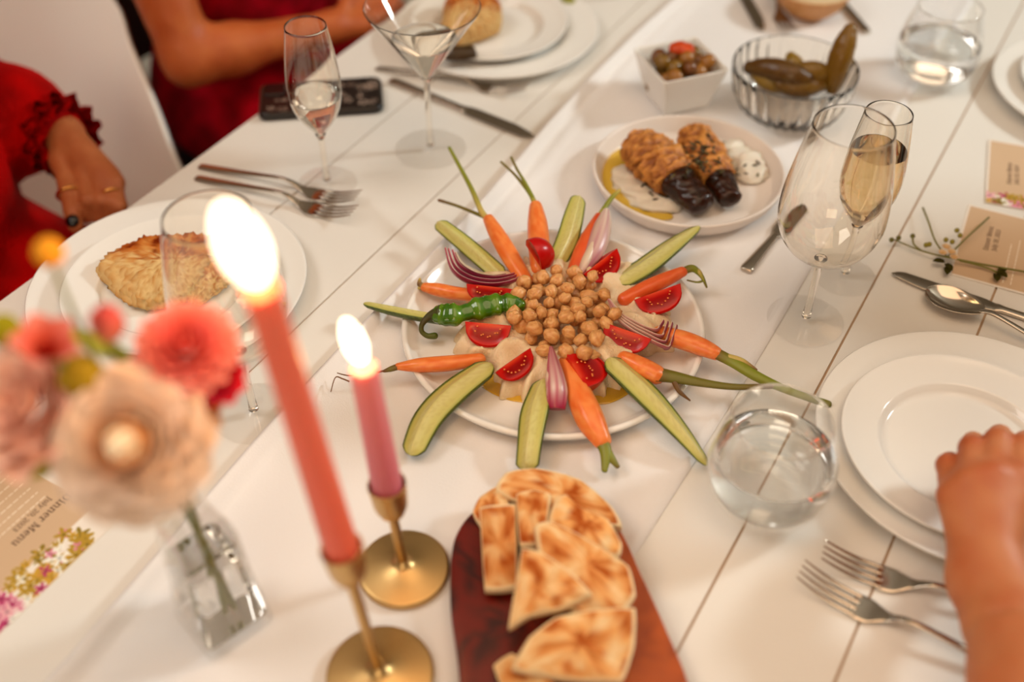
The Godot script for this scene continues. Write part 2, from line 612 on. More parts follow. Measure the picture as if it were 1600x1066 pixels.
func onion_petal(pts: PackedVector3Array, ws: Array, cols: Array, base: Vector3, streak: Color, amount: float) -> Geo:
	# a boat-shaped outer petal seen from its back, streaked along its length
	var n := 32
	var path := spline(pts, n)
	var w := ramp(ws, n)
	var cr := cramp(cols, n)
	var rings := []
	var rc := []
	for i in n:
		var t := (path[mini(i + 1, n - 1)] - path[maxi(i - 1, 0)]).normalized()
		var side := t.cross(Vector3.UP).normalized()
		var up := side.cross(t).normalized()
		var r := PackedVector3Array()
		var cc := PackedColorArray()
		for j in 24:
			var a := TAU * j / 24
			var top := maxf(0.0, sin(a))
			r.append(path[i] - base + side * (cos(a) * w[i]) + up * ((0.55 * sin(a) + 0.25 * pow(top, 3.0)) * w[i]))
			var s := pow(0.5 + 0.5 * sin(cos(a) * 9.0 + i * 0.05), 4.0) * amount
			var col: Color = cr[i]
			cc.append(col.lerp(streak, s))
		rings.append(r)
		rc.append(cc)
	var g := Geo.new()
	g.loft(rings, rc)
	return g


func platter_vegetables() -> void:
	# --- cucumber wedges, clockwise from the upper left
	cucumber(PackedVector3Array([Vector3(-0.0761, 0.7800, -0.1428), Vector3(-0.0544, 0.7790, -0.1182), Vector3(-0.0327, 0.7780, -0.0914), Vector3(-0.0093, 0.7760, -0.0629)]), [0.0072, 0.0086, 0.009, 0.0085], 0.25, "round-tipped cucumber wedge pointing to the upper left, above the long onion slice")
	cucumber(PackedVector3Array([Vector3(0.0687, 0.7950, -0.1669), Vector3(0.0618, 0.7900, -0.1373), Vector3(0.0546, 0.7840, -0.1089), Vector3(0.0425, 0.7780, -0.0797)]), [0.0075, 0.0102, 0.0108, 0.009], -0.35, "short upright cucumber wedge between two carrots at the far side of the platter")
	cucumber(PackedVector3Array([Vector3(0.1897, 0.7800, -0.1365), Vector3(0.1590, 0.7780, -0.1073), Vector3(0.1277, 0.7770, -0.0751), Vector3(0.1014, 0.7760, -0.0535)]), [0.0045, 0.0105, 0.0125, 0.011], 0.15, "broad cucumber wedge pointing to the upper right towards the plate of fried food")
	cucumber(PackedVector3Array([Vector3(-0.1409, 0.7700, -0.0309), Vector3(-0.1145, 0.7710, -0.0208), Vector3(-0.0898, 0.7720, -0.0126), Vector3(-0.0594, 0.7740, -0.0034)]), [0.0048, 0.0078, 0.0085, 0.008], -0.55, "slim cucumber wedge pointing left from under the green pepper")
	cucumber(PackedVector3Array([Vector3(-0.0845, 0.7620, 0.1500), Vector3(-0.0719, 0.7710, 0.1172), Vector3(-0.0510, 0.7760, 0.0898), Vector3(-0.0180, 0.7820, 0.0614)]), [0.0098, 0.0134, 0.0142, 0.011], -0.12, "big curved cucumber wedge at the near left, hanging over the plate rim")
	cucumber(PackedVector3Array([Vector3(0.0121, 0.7630, 0.1666), Vector3(0.0149, 0.7720, 0.1431), Vector3(0.0196, 0.7760, 0.1107), Vector3(0.0290, 0.7800, 0.0782)]), [0.0098, 0.0108, 0.0125, 0.0095], -0.3, "cucumber wedge pointing straight to the bread board")
	cucumber(PackedVector3Array([Vector3(0.1632, 0.7580, 0.1577), Vector3(0.1405, 0.7710, 0.1281), Vector3(0.1136, 0.7770, 0.0892), Vector3(0.0847, 0.7840, 0.0570)]), [0.0042, 0.0095, 0.0132, 0.0115], 0.2, "long tapering cucumber wedge pointing to the water tumbler")
	# --- carrots
	var gr := Color(0.5, 0.53, 0.13)
	var pale := Color(0.75, 0.66, 0.35)
	var olive := Color(0.42, 0.4, 0.1)
	var brown := Color(0.4, 0.27, 0.09)
	carrot(PackedVector3Array([Vector3(-0.0233, 0.7860, -0.1393), Vector3(-0.0140, 0.7850, -0.1148), Vector3(-0.0012, 0.7820, -0.0846), Vector3(0.0135, 0.7780, -0.0531)]), [0.006, 0.0085, 0.0092, 0.007], [[PackedVector3Array([Vector3(-0.0232, 0.7860, -0.1382), Vector3(-0.0312, 0.7880, -0.1504), Vector3(-0.0429, 0.7960, -0.1810), Vector3(-0.0665, 0.8060, -0.2368)]), [0.0042, 0.0032, 0.0026, 0.0019], [pale, pale, gr, gr]], [PackedVector3Array([Vector3(-0.0259, 0.7860, -0.1424), Vector3(-0.0378, 0.7840, -0.1525), Vector3(-0.0561, 0.7810, -0.1682), Vector3(-0.0761, 0.7780, -0.1821)]), [0.0028, 0.0021, 0.0018, 0.0019], [olive, olive, olive, brown]]], "orange carrot at the upper left with two green stalks, one of them long")
	carrot(PackedVector3Array([Vector3(0.0240, 0.7940, -0.1510), Vector3(0.0255, 0.7910, -0.1256), Vector3(0.0264, 0.7860, -0.0965), Vector3(0.0260, 0.7800, -0.0696)]), [0.0065, 0.0098, 0.0102, 0.008], [[PackedVector3Array([Vector3(0.0240, 0.7940, -0.1510), Vector3(0.0183, 0.7970, -0.1675), Vector3(0.0033, 0.8010, -0.1942), Vector3(-0.0114, 0.8060, -0.2110)]), [0.0032, 0.0023, 0.0016, 0.0014], [pale, gr, olive, olive]], [PackedVector3Array([Vector3(0.0208, 0.7970, -0.1621), Vector3(0.0132, 0.8010, -0.1818), Vector3(0.0053, 0.8050, -0.1987), Vector3(-0.0007, 0.8090, -0.2148)]), [0.0022, 0.0018, 0.0015, 0.0014], [gr, gr, olive, olive]]], "orange carrot with thin forked stalks, standing at the far side of the platter")
	carrot(PackedVector3Array([Vector3(0.0878, 0.7880, -0.1399), Vector3(0.0796, 0.7860, -0.1166), Vector3(0.0704, 0.7830, -0.0932), Vector3(0.0607, 0.7780, -0.0682)]), [0.0055, 0.0088, 0.0095, 0.0075], [[PackedVector3Array([Vector3(0.0878, 0.7880, -0.1399), Vector3(0.0936, 0.7900, -0.1521), Vector3(0.1013, 0.7940, -0.1639), Vector3(0.1101, 0.7980, -0.1727)]), [0.004, 0.0028, 0.0026, 0.0018], [pale, gr, gr, pale]]], "reddish carrot leaning against the upright white onion petal", 0.45)
	carrot(PackedVector3Array([Vector3(0.1640, 0.7810, -0.0637), Vector3(0.1469, 0.7810, -0.0524), Vector3(0.1288, 0.7800, -0.0415), Vector3(0.1056, 0.7770, -0.0285)]), [0.0055, 0.0075, 0.0082, 0.007], [[PackedVector3Array([Vector3(0.1640, 0.7810, -0.0637), Vector3(0.1745, 0.7810, -0.0685), Vector3(0.1833, 0.7750, -0.0641), Vector3(0.1881, 0.7680, -0.0561)]), [0.004, 0.0042, 0.0026, 0.0012], [brown, gr, gr, olive]], [PackedVector3Array([Vector3(0.1734, 0.7800, -0.0687), Vector3(0.1806, 0.7790, -0.0661), Vector3(0.1854, 0.7730, -0.0588)]), [0.003, 0.0026, 0.0012], [olive, pale, gr]], [PackedVector3Array([Vector3(0.1837, 0.7700, -0.0623), Vector3(0.1788, 0.7690, -0.0625), Vector3(0.1707, 0.7680, -0.0665)]), [0.0014, 0.0011, 0.0009], [gr, gr, olive]]], "reddish carrot on the right with a wilted curling stalk", 0.35)
	carrot(PackedVector3Array([Vector3(0.1831, 0.7740, 0.0405), Vector3(0.1720, 0.7760, 0.0351), Vector3(0.1555, 0.7770, 0.0270), Vector3(0.1345, 0.7760, 0.0176)]), [0.0068, 0.0085, 0.0092, 0.008], [[PackedVector3Array([Vector3(0.1831, 0.7740, 0.0405), Vector3(0.1973, 0.7730, 0.0509), Vector3(0.2175, 0.7720, 0.0690), Vector3(0.2433, 0.7700, 0.0841), Vector3(0.2739, 0.7680, 0.0975)]), [0.0058, 0.0055, 0.0052, 0.0038, 0.0038], [brown, gr, gr, gr, olive]], [PackedVector3Array([Vector3(0.1946, 0.7760, 0.0474), Vector3(0.2053, 0.7760, 0.0522), Vector3(0.2166, 0.7740, 0.0614)]), [0.003, 0.0025, 0.0012], [pale, pale, brown]]], "orange carrot on the right with the longest thick green stalk, reaching past the plate rim")
	carrot(PackedVector3Array([Vector3(0.1276, 0.7740, 0.0678), Vector3(0.1198, 0.7760, 0.0642), Vector3(0.1106, 0.7770, 0.0580), Vector3(0.0999, 0.7770, 0.0500)]), [0.0092, 0.0096, 0.009, 0.007], [[PackedVector3Array([Vector3(0.1274, 0.7750, 0.0687), Vector3(0.1407, 0.7750, 0.0711), Vector3(0.1676, 0.7760, 0.0798), Vector3(0.1943, 0.7780, 0.0863), Vector3(0.2240, 0.7810, 0.0884)]), [0.0075, 0.0062, 0.0042, 0.0032, 0.0026], [brown, olive, olive, olive, brown]], [PackedVector3Array([Vector3(0.1429, 0.7740, 0.0771), Vector3(0.1465, 0.7700, 0.0841), Vector3(0.1556, 0.7640, 0.0892)]), [0.003, 0.0022, 0.0008], [brown, brown, brown]]], "stubby bright orange carrot at the lower right with a thick brown-green stalk")
	carrot(PackedVector3Array([Vector3(0.0751, 0.7690, 0.1391), Vector3(0.0663, 0.7730, 0.1190), Vector3(0.0581, 0.7760, 0.0921), Vector3(0.0476, 0.7790, 0.0568)]), [0.0085, 0.0125, 0.0112, 0.007], [[PackedVector3Array([Vector3(0.0751, 0.7690, 0.1391), Vector3(0.0783, 0.7670, 0.1514), Vector3(0.0765, 0.7630, 0.1666)]), [0.0062, 0.005, 0.0026], [olive, gr, gr]], [PackedVector3Array([Vector3(0.0770, 0.7680, 0.1453), Vector3(0.0818, 0.7660, 0.1547), Vector3(0.0873, 0.7630, 0.1625)]), [0.0045, 0.0038, 0.0022], [gr, gr, olive]]], "large orange carrot at the near side pointing to the bread, with a clipped two-pronged stalk")
	carrot(PackedVector3Array([Vector3(-0.1018, 0.7700, 0.0535), Vector3(-0.0828, 0.7720, 0.0539), Vector3(-0.0571, 0.7730, 0.0525), Vector3(-0.0286, 0.7740, 0.0486)]), [0.0035, 0.0068, 0.0075, 0.006], [[PackedVector3Array([Vector3(-0.1018, 0.7700, 0.0535), Vector3(-0.1086, 0.7690, 0.0557), Vector3(-0.1143, 0.7680, 0.0572)]), [0.0034, 0.0028, 0.0015], [brown, olive, brown]], [PackedVector3Array([Vector3(-0.1132, 0.7680, 0.0564), Vector3(-0.1313, 0.7660, 0.0600), Vector3(-0.1459, 0.7640, 0.0589), Vector3(-0.1568, 0.7630, 0.0547)]), [0.0011, 0.0009, 0.0007, 0.0005], [brown, brown, brown, brown]], [PackedVector3Array([Vector3(-0.1452, 0.7640, 0.0660), Vector3(-0.1512, 0.7640, 0.0628), Vector3(-0.1579, 0.7630, 0.0603), Vector3(-0.1603, 0.7610, 0.0757)]), [0.0008, 0.0007, 0.0006, 0.0005], [brown, brown, brown, brown]]], "pale orange carrot lying flat behind the pink candle, ending in thin dry roots")
	carrot(PackedVector3Array([Vector3(-0.0838, 0.7710, -0.0527), Vector3(-0.0706, 0.7720, -0.0478), Vector3(-0.0550, 0.7730, -0.0421), Vector3(-0.0335, 0.7740, -0.0373)]), [0.0048, 0.0068, 0.0068, 0.006], [[PackedVector3Array([Vector3(-0.0838, 0.7710, -0.0527), Vector3(-0.0889, 0.7720, -0.0562), Vector3(-0.0888, 0.7760, -0.0591)]), [0.0042, 0.003, 0.0014], [pale, brown, pale]], [PackedVector3Array([Vector3(-0.0838, 0.7710, -0.0527), Vector3(-0.0894, 0.7700, -0.0529)]), [0.003, 0.002], [brown, pale]]], "small orange carrot at the left above the green pepper, with a trimmed dry top")
	# --- tomato wedges
	tomato(Vector3(0.0137, 0.7920, -0.0862), Vector3(0.0282, 0.7860, -0.0588), Vector3(0.0362, 0.7840, -0.0861), 2.0, "skin-up shiny tomato wedge at the far side of the chickpeas, beside the upright carrot", true)
	tomato(Vector3(0.0691, 0.7840, -0.0546), Vector3(0.1001, 0.7940, -0.0789), Vector3(0.1002, 0.7760, -0.0629), 1.45, "seedy tomato wedge beside the upright white onion petal")
	tomato(Vector3(0.1145, 0.7840, -0.0180), Vector3(0.1560, 0.7900, -0.0329), Vector3(0.1459, 0.7740, -0.0122), 1.45, "large tomato wedge at the far right of the hummus, below the wilted carrot")
	tomato(Vector3(0.0849, 0.7860, 0.0163), Vector3(0.1235, 0.7840, 0.0343), Vector3(0.0992, 0.7720, 0.0401), 1.45, "tomato wedge right of the chickpeas, beside the fanned onion slice")
	tomato(Vector3(0.0485, 0.7860, 0.0574), Vector3(0.0630, 0.7800, 0.0897), Vector3(0.0822, 0.7760, 0.0594), 1.5, "plump tomato wedge on the near side, touching the large carrot")
	tomato(Vector3(-0.0134, 0.7820, 0.0740), Vector3(0.0153, 0.7880, 0.0514), Vector3(0.0068, 0.7720, 0.0737), 1.4, "tomato wedge sunk in a hummus swirl at the near left")
	tomato(Vector3(-0.0414, 0.7840, 0.0124), Vector3(-0.0017, 0.7860, 0.0197), Vector3(-0.0308, 0.7700, 0.0307), 1.4, "tomato wedge just below the green pepper")
	tomato(Vector3(-0.0419, 0.7820, -0.0420), Vector3(-0.0006, 0.7860, -0.0302), Vector3(-0.0242, 0.7720, -0.0250), 1.4, "tomato wedge between the long onion slice and the green pepper")
	# --- red onion
	var purple := Color(0.5, 0.13, 0.25)
	var pinkish := Color(0.8, 0.62, 0.58)
	var creamy := Color(0.86, 0.78, 0.68)
	var b1: Vector3 = Vector3(-0.0338, 0.7800, -0.0583)
	var t := thing("red_onion_slice", "long curved red onion slice of nested purple-edged layers at the upper left of the hummus", "onion", b1, 0.0, "red onion pieces on the platter")
	var arcs := [PackedVector3Array([Vector3(-0.0652, 0.7860, -0.0935), Vector3(-0.0579, 0.7830, -0.0642), Vector3(-0.0415, 0.7810, -0.0487), Vector3(-0.0195, 0.7810, -0.0432), Vector3(0.0000, 0.7810, -0.0487), Vector3(0.0092, 0.7800, -0.0592)]), PackedVector3Array([Vector3(-0.0620, 0.7870, -0.0913), Vector3(-0.0549, 0.7840, -0.0668), Vector3(-0.0385, 0.7820, -0.0522), Vector3(-0.0183, 0.7820, -0.0476), Vector3(-0.0018, 0.7810, -0.0534), Vector3(0.0062, 0.7800, -0.0611)]), PackedVector3Array([Vector3(-0.0580, 0.7880, -0.0881), Vector3(-0.0512, 0.7850, -0.0685), Vector3(-0.0355, 0.7830, -0.0557), Vector3(-0.0183, 0.7820, -0.0522), Vector3(-0.0031, 0.7810, -0.0571), Vector3(0.0037, 0.7800, -0.0630)]), PackedVector3Array([Vector3(-0.0548, 0.7880, -0.0842), Vector3(-0.0475, 0.7860, -0.0692), Vector3(-0.0332, 0.7830, -0.0595), Vector3(-0.0184, 0.7820, -0.0569), Vector3(-0.0062, 0.7810, -0.0609)])]
	for k in arcs.size():
		part("layer", onion_layer(arcs[k], [0.0014, 0.0036, 0.005, 0.005, 0.004, 0.0018] if k < 3 else [0.0015, 0.005, 0.009, 0.0095, 0.007, 0.002], 0.001, Vector3(0.1, 0.85, 0.35) if k < 3 else Vector3(-0.1, 0.6, 0.8), [Color(0.72, 0.3, 0.38), purple, purple, Color(0.7, 0.28, 0.36)], Color(0.88, 0.72, 0.68) if k < 3 else creamy, b1).mesh(), M.veg, t)
	var b2: Vector3 = Vector3(0.1170, 0.7800, 0.0133)
	t = thing("red_onion_slice", "red onion slice with purple layers fanned out at the right of the hummus", "onion", b2, 0.0, "red onion pieces on the platter")
	arcs = [PackedVector3Array([Vector3(0.0894, 0.7900, -0.0140), Vector3(0.0960, 0.7860, 0.0069), Vector3(0.1073, 0.7840, 0.0209), Vector3(0.1210, 0.7830, 0.0316), Vector3(0.1337, 0.7810, 0.0386), Vector3(0.1415, 0.7790, 0.0374), Vector3(0.1501, 0.7810, 0.0144)]), PackedVector3Array([Vector3(0.0899, 0.7910, -0.0129), Vector3(0.0971, 0.7870, 0.0062), Vector3(0.1086, 0.7850, 0.0186), Vector3(0.1223, 0.7840, 0.0285), Vector3(0.1324, 0.7820, 0.0338), Vector3(0.1390, 0.7810, 0.0320), Vector3(0.1459, 0.7830, 0.0131)]), PackedVector3Array([Vector3(0.0903, 0.7920, -0.0109), Vector3(0.0983, 0.7880, 0.0056), Vector3(0.1104, 0.7860, 0.0171), Vector3(0.1225, 0.7850, 0.0253), Vector3(0.1309, 0.7840, 0.0293), Vector3(0.1364, 0.7830, 0.0266), Vector3(0.1416, 0.7850, 0.0135)]), PackedVector3Array([Vector3(0.0908, 0.7920, -0.0100), Vector3(0.0994, 0.7890, 0.0050), Vector3(0.1116, 0.7870, 0.0148), Vector3(0.1216, 0.7860, 0.0213), Vector3(0.1297, 0.7850, 0.0228), Vector3(0.1335, 0.7850, 0.0194), Vector3(0.1375, 0.7860, 0.0129)])]
	for k in arcs.size():
		part("layer", onion_layer(arcs[k], [0.0012, 0.004, 0.006, 0.0062, 0.006, 0.0055, 0.0045], 0.0013, Vector3(-0.1, 0.75, 0.55), [Color(0.74, 0.5, 0.5), pinkish, pinkish, Color(0.76, 0.5, 0.5), Color(0.6, 0.22, 0.34), Color(0.56, 0.16, 0.3)], creamy, b2).mesh(), M.veg, t)
	var b3: Vector3 = Vector3(0.0787, 0.7850, -0.0977)
	t = thing("red_onion_petal", "white red-onion petal standing upright beside the reddish carrot", "onion", b3, 0.0, "red onion pieces on the platter")
	part("outer_layer", onion_petal(PackedVector3Array([Vector3(0.0952, 0.7960, -0.1420), Vector3(0.0896, 0.7920, -0.1192), Vector3(0.0801, 0.7860, -0.0896), Vector3(0.0659, 0.7800, -0.0602)]), [0.0035, 0.0092, 0.0105, 0.0028], [Color(0.86, 0.8, 0.74), Color(0.84, 0.74, 0.68), Color(0.8, 0.66, 0.63), Color(0.62, 0.3, 0.36)], b3, Color(0.62, 0.28, 0.38), 0.6).mesh(), M.veg, t)
	part("inner_layer", onion_petal(PackedVector3Array([Vector3(0.0875, 0.7960, -0.1192), Vector3(0.0800, 0.7920, -0.0940), Vector3(0.0711, 0.7870, -0.0728), Vector3(0.0631, 0.7810, -0.0552)]), [0.002, 0.004, 0.0045, 0.0018], [creamy, creamy, creamy, pinkish], b3, pinkish, 0.3).mesh(), M.veg, t)
	var b4: Vector3 = Vector3(0.0384, 0.7800, 0.0806)
	t = thing("red_onion_petal", "red onion petal with a magenta root end, left of the large carrot", "onion", b4, 0.0, "red onion pieces on the platter")
	part("outer_layer", onion_petal(PackedVector3Array([Vector3(0.0342, 0.7960, 0.0547), Vector3(0.0366, 0.7900, 0.0748), Vector3(0.0384, 0.7840, 0.0958), Vector3(0.0377, 0.7760, 0.1107)]), [0.0016, 0.0066, 0.0092, 0.0078], [Color(0.66, 0.42, 0.42), Color(0.78, 0.6, 0.58), Color(0.84, 0.74, 0.7), Color(0.55, 0.05, 0.2)], b4, Color(0.6, 0.1, 0.25), 0.8).mesh(), M.veg, t)
	part("inner_layer", onion_petal(PackedVector3Array([Vector3(0.0346, 0.7920, 0.0650), Vector3(0.0331, 0.7880, 0.0844), Vector3(0.0333, 0.7820, 0.1029)]), [0.0015, 0.0042, 0.0035], [pinkish, creamy, Color(0.6, 0.1, 0.25)], b4, pinkish, 0.3).mesh(), M.veg, t)
	# --- green pepper
	var n := 60
	var pp := spline(PackedVector3Array([Vector3(-0.0659, 0.7840, 0.0004), Vector3(-0.0516, 0.7860, 0.0026), Vector3(-0.0324, 0.7860, -0.0044), Vector3(-0.0119, 0.7860, -0.0114), Vector3(0.0030, 0.7860, -0.0114), Vector3(0.0089, 0.7800, -0.0074)]), n)
	var w := ramp([0.009, 0.0112, 0.0088, 0.0106, 0.0105, 0.0095, 0.0075, 0.003], n)
	var pb := pp[30]
	var g := Geo.new()
	var cols := []
	for i in n:
		w[i] *= 1.0 + 0.07 * sin(i * 0.62 + 0.8 * sin(i * 0.17)) + 0.06 * sin(i * 1.1 + 1.0) + 0.05 * sin(i * 0.29)
		cols.append(Color(0.2, 0.38, 0.035).lerp(Color(0.34, 0.5, 0.07), 0.5 + 0.5 * sin(i * 0.62)))
	g.tube(Array(shifted(pp, -pb)), Array(w), cols, 28, 0.92, Vector3.UP, true, true, 0.07, 3)
	t = thing("green_pepper", "shiny wrinkled green pepper with a hooked stalk at the left of the chickpeas", "pepper", pb)
	part("body", g.mesh(), flat_painted_gloss(), t)
	g = Geo.new()
	g.tube(Array(shifted(spline(PackedVector3Array([Vector3(-0.0665, 0.7840, 0.0004), Vector3(-0.0754, 0.7830, 0.0011), Vector3(-0.0824, 0.7780, 0.0061), Vector3(-0.0831, 0.7720, 0.0100), Vector3(-0.0779, 0.7680, 0.0118), Vector3(-0.0715, 0.7670, 0.0107)]), 24), -pb)), Array(ramp([0.0095, 0.0042, 0.0026, 0.0023, 0.0026, 0.0033], 24)), cramp([Color(0.25, 0.27, 0.06), Color(0.25, 0.23, 0.06), Color(0.3, 0.33, 0.08), Color(0.3, 0.36, 0.08)], 24), 12)
	part("stalk", g.mesh(), M.food, t)


func flat_painted_gloss() -> StandardMaterial3D:
	var m := painted(0.12)
	m.clearcoat_enabled = true
	m.clearcoat = 0.5
	m.clearcoat_roughness = 0.1
	return m


func setting_plates(cx: float, cz: float, sx: float, sz: float, where: String) -> void:
	solo("dinner_plate", M.dinner, M.china, "white dinner plate " + where, "plate", Vector3(cx, TY + 0.0003, cz), "place-setting plates")
	solo("salad_plate", M.salad, M.china, "smaller plate stacked " + where, "plate", Vector3(sx, TY + 0.0082, sz), "place-setting plates")


func fried_piece(pts: PackedVector3Array, ws: Array, dark_from: float, sd: int, label: String) -> void:
	var n := 60
	var path := spline(pts, n)
	var w := ramp(ws, n)
	var base := path[n / 2]
	var nz := noise3(sd, 0.5, 3)
	var t := thing("fried_vegetable", label, "fried food", base, 0.0, "fried vegetables on the small plate")
	var cut := int(n * dark_from)
	for piece in 2:
		var rings := []
		var cols := []
		var i0 := 0 if piece == 0 else cut - 2
		var i1 := cut + 1 if piece == 0 else n
		for i in range(i0, i1):
			var tt := (path[mini(i + 1, n - 1)] - path[maxi(i - 1, 0)]).normalized()
			var side := tt.cross(Vector3.UP).normalized()
			var up := side.cross(tt).normalized()
			var r := PackedVector3Array()
			var cc := PackedColorArray()
			for j in 36:
				var a := TAU * j / 36
				var b := nz.get_noise_3d(i * 0.6, cos(a) * 3.6, sin(a) * 3.6)
				var e := 1.0
				if i < 4:
					e = [0.05, 0.55, 0.8, 0.94][i]
				if i > n - 5:
					e = [0.05, 0.55, 0.8, 0.94][n - 1 - i]
				var q: float = w[i] * e * (1.0 + (0.36 * b if piece == 0 else 0.14 * b))
				if piece == 1:
					q *= 0.86
				r.append(path[i] - base + side * cos(a) * q + up * sin(a) * q * 0.82)
				if piece == 0:
					cc.append(Color(0.83, 0.56, 0.25).lerp(Color(0.5, 0.25, 0.07), clampf(0.4 - b * 1.4, 0.0, 1.0)))
				else:
					cc.append(Color(0.13, 0.055, 0.03).lerp(Color(0.24, 0.1, 0.04), clampf(0.4 + b, 0.0, 1.0)))
			rings.append(r)
			cols.append(cc)
		var g := Geo.new()
		g.loft(rings, cols)
		part("batter" if piece == 0 else "dark_end", g.mesh(), M.fried if piece == 0 else M.wet, t)


func dollop(called: String, pts: PackedVector3Array, ws: Array, col: Color, label: String, cat: String, sd: int, m: Material, flatness := 0.5, amp := 0.55) -> void:
	var n := 40
	var path := spline(pts, n)
	var w := ramp(ws, n)
	var base := path[n / 2]
	var nz := noise3(sd, 0.6, 2)
	var rings := []
	var cols := []
	for i in n:
		var tt := (path[mini(i + 1, n - 1)] - path[maxi(i - 1, 0)]).normalized()
		var side := tt.cross(Vector3.UP).normalized()
		var r := PackedVector3Array()
		var e := minf(1.0, sqrt(minf(i, n - 1 - i) / 5.0) + 0.05)
		for j in 22:
			var a := TAU * j / 22
			var b := nz.get_noise_3d(i * 0.3, cos(a) * 1.8, sin(a) * 1.8)
			var q: float = w[i] * e * (1.0 + amp * b)
			r.append(path[i] - base + side * cos(a) * q + Vector3.UP * maxf(sin(a), -0.15) * q * flatness)
		rings.append(r)
		cols.append(col)
	var g := Geo.new()
	g.loft(rings, cols)
	solo(called, g.mesh(), m, label, cat, base)


func dishes() -> void:
	M.dinner = plate_mesh(0.1335, 0.088, 0.0185, 0.004)
	M.salad = plate_mesh(0.1025, 0.067, 0.0205, 0.004)
	setting_plates(-0.3345, -0.0660, -0.3285, -0.0566, "at the left, below the hand with rings")
	setting_plates(0.3907, 0.1387, 0.3770, 0.1480, "at the right edge, under the bare hand")
	setting_plates(-0.0200, -0.5760, -0.0300, -0.5720, "at the far end beside the cocktail glass")
	setting_plates(0.7180, -0.4190, 0.7170, -0.4180, "cut off by the right border, past the far tumbler")
	# --- small plate of fried vegetables on cream
	var pc := Vector3(0.1914, TY + H0, -0.2455)
	solo("side_plate", flat_plate_mesh(0.1045, 0.0235, 0.093, 0.0042), M.stone, "pinkish-white upright-rimmed plate holding the fried food", "plate", pc)
	var fy := 0.0052 + H0
	fried_piece(PackedVector3Array([Vector3(0.1303, 0.7820, -0.2834), Vector3(0.1482, 0.7820, -0.2612), Vector3(0.1683, 0.7800, -0.2306), Vector3(0.1840, 0.7770, -0.2025), Vector3(0.2028, 0.7720, -0.1757)]), [0.019, 0.0265, 0.0265, 0.0215, 0.0165], 0.63, 5, "left golden fried vegetable with a thick dark end, leaning on white cream")
	fried_piece(PackedVector3Array([Vector3(0.2008, 0.7810, -0.3040), Vector3(0.2077, 0.7810, -0.2725), Vector3(0.2155, 0.7790, -0.2391), Vector3(0.2236, 0.7760, -0.2141), Vector3(0.2304, 0.7710, -0.1859)]), [0.017, 0.0215, 0.0205, 0.0175, 0.0145], 0.68, 6, "right golden fried vegetable strewn with dark herbs, with a shorter dark end")
	dollop("cream_smear", PackedVector3Array([Vector3(0.1425, 0.7595, -0.2717), Vector3(0.1295, 0.7595, -0.2511), Vector3(0.1328, 0.7595, -0.2217), Vector3(0.1536, 0.7595, -0.2012), Vector3(0.1809, 0.7595, -0.1944)]), [0.012, 0.0165, 0.0165, 0.0155, 0.010], Color(0.86, 0.81, 0.74), "curved smear of white cream along the lower left of the fried food", "cream", 8, M.food)
	dollop("cream_smear", PackedVector3Array([Vector3(0.2388, 0.7595, -0.3093), Vector3(0.2526, 0.7595, -0.2941), Vector3(0.2628, 0.7595, -0.2668), Vector3(0.2594, 0.7595, -0.2357)]), [0.014, 0.020, 0.021, 0.012], Color(0.87, 0.83, 0.77), "lumpy patch of white cream to the right of the fried food", "cream", 9, M.food)
	var oil := flat(Color(0.9, 0.74, 0.26, 0.75), 0.06)
	oil.transparency = BaseMaterial3D.TRANSPARENCY_ALPHA
	dollop("olive_oil", PackedVector3Array([Vector3(0.1272, 0.7585, -0.3057), Vector3(0.1124, 0.7585, -0.2682), Vector3(0.1151, 0.7585, -0.2254), Vector3(0.1360, 0.7585, -0.1935), Vector3(0.1697, 0.7585, -0.1780)]), [0.010, 0.016, 0.017, 0.015, 0.008], Color(1, 1, 1), "yellow olive oil pooled along the left rim of the fried food plate", "olive oil", 10, oil, 0.1, 0.1)
	var herb := Geo.new()
	var hn := rng
	for k in 150:
		var sp: Array = [Vector3(0.2017, 0.7990, -0.2581), Vector3(0.2070, 0.7970, -0.2275), Vector3(0.1521, 0.7680, -0.2147), Vector3(0.2562, 0.7680, -0.2547), Vector3(0.2534, 0.7650, -0.3050), Vector3(0.1778, 0.7990, -0.2107)]
		var wts := [0, 0, 0, 1, 1, 1, 1, 2, 2, 3, 3, 4, 5]
		var which: int = wts[hn.randi() % wts.size()]
		var p: Vector3 = sp[which]
		p += Vector3(hn.randf_range(-1, 1), 0, hn.randf_range(-1, 1)) * (0.016 if which < 5 else 0.012)
		p.y += hn.randf_range(-0.006, 0.001)
		var d := Vector3(hn.randf_range(-1, 1), hn.randf_range(-0.2, 0.3), hn.randf_range(-1, 1)).normalized() * hn.randf_range(0.0018, 0.004)
		var col := Color(0.17, 0.13, 0.04).lerp(Color(0.3, 0.27, 0.08), hn.randf())
		herb.tube([p - d - pc, p - pc, p + d - pc], [0.0008, 0.0016, 0.0008], [col, col, col], 6, 0.6)
	var hm := solo("chopped_herbs", herb.mesh(), M.food, "dark chopped herbs scattered over the fried food and cream", "herbs", pc)
	hm.set_meta("kind", "stuff")
	dollop("herb_sprig", PackedVector3Array([Vector3(0.0681, 0.7620, -0.6590), Vector3(0.0762, 0.7640, -0.6440), Vector3(0.0870, 0.7620, -0.6516)]), [0.006, 0.009, 0.006], Color(0.56, 0.55, 0.12), "yellow-green sprig lying at the far rim of the far plates", "herb", 16, M.food, 0.7, 0.5)
	# --- square white bowl of olives
	var bc := Vector3(0.199, TY + H0, -0.419)
	var rings := []
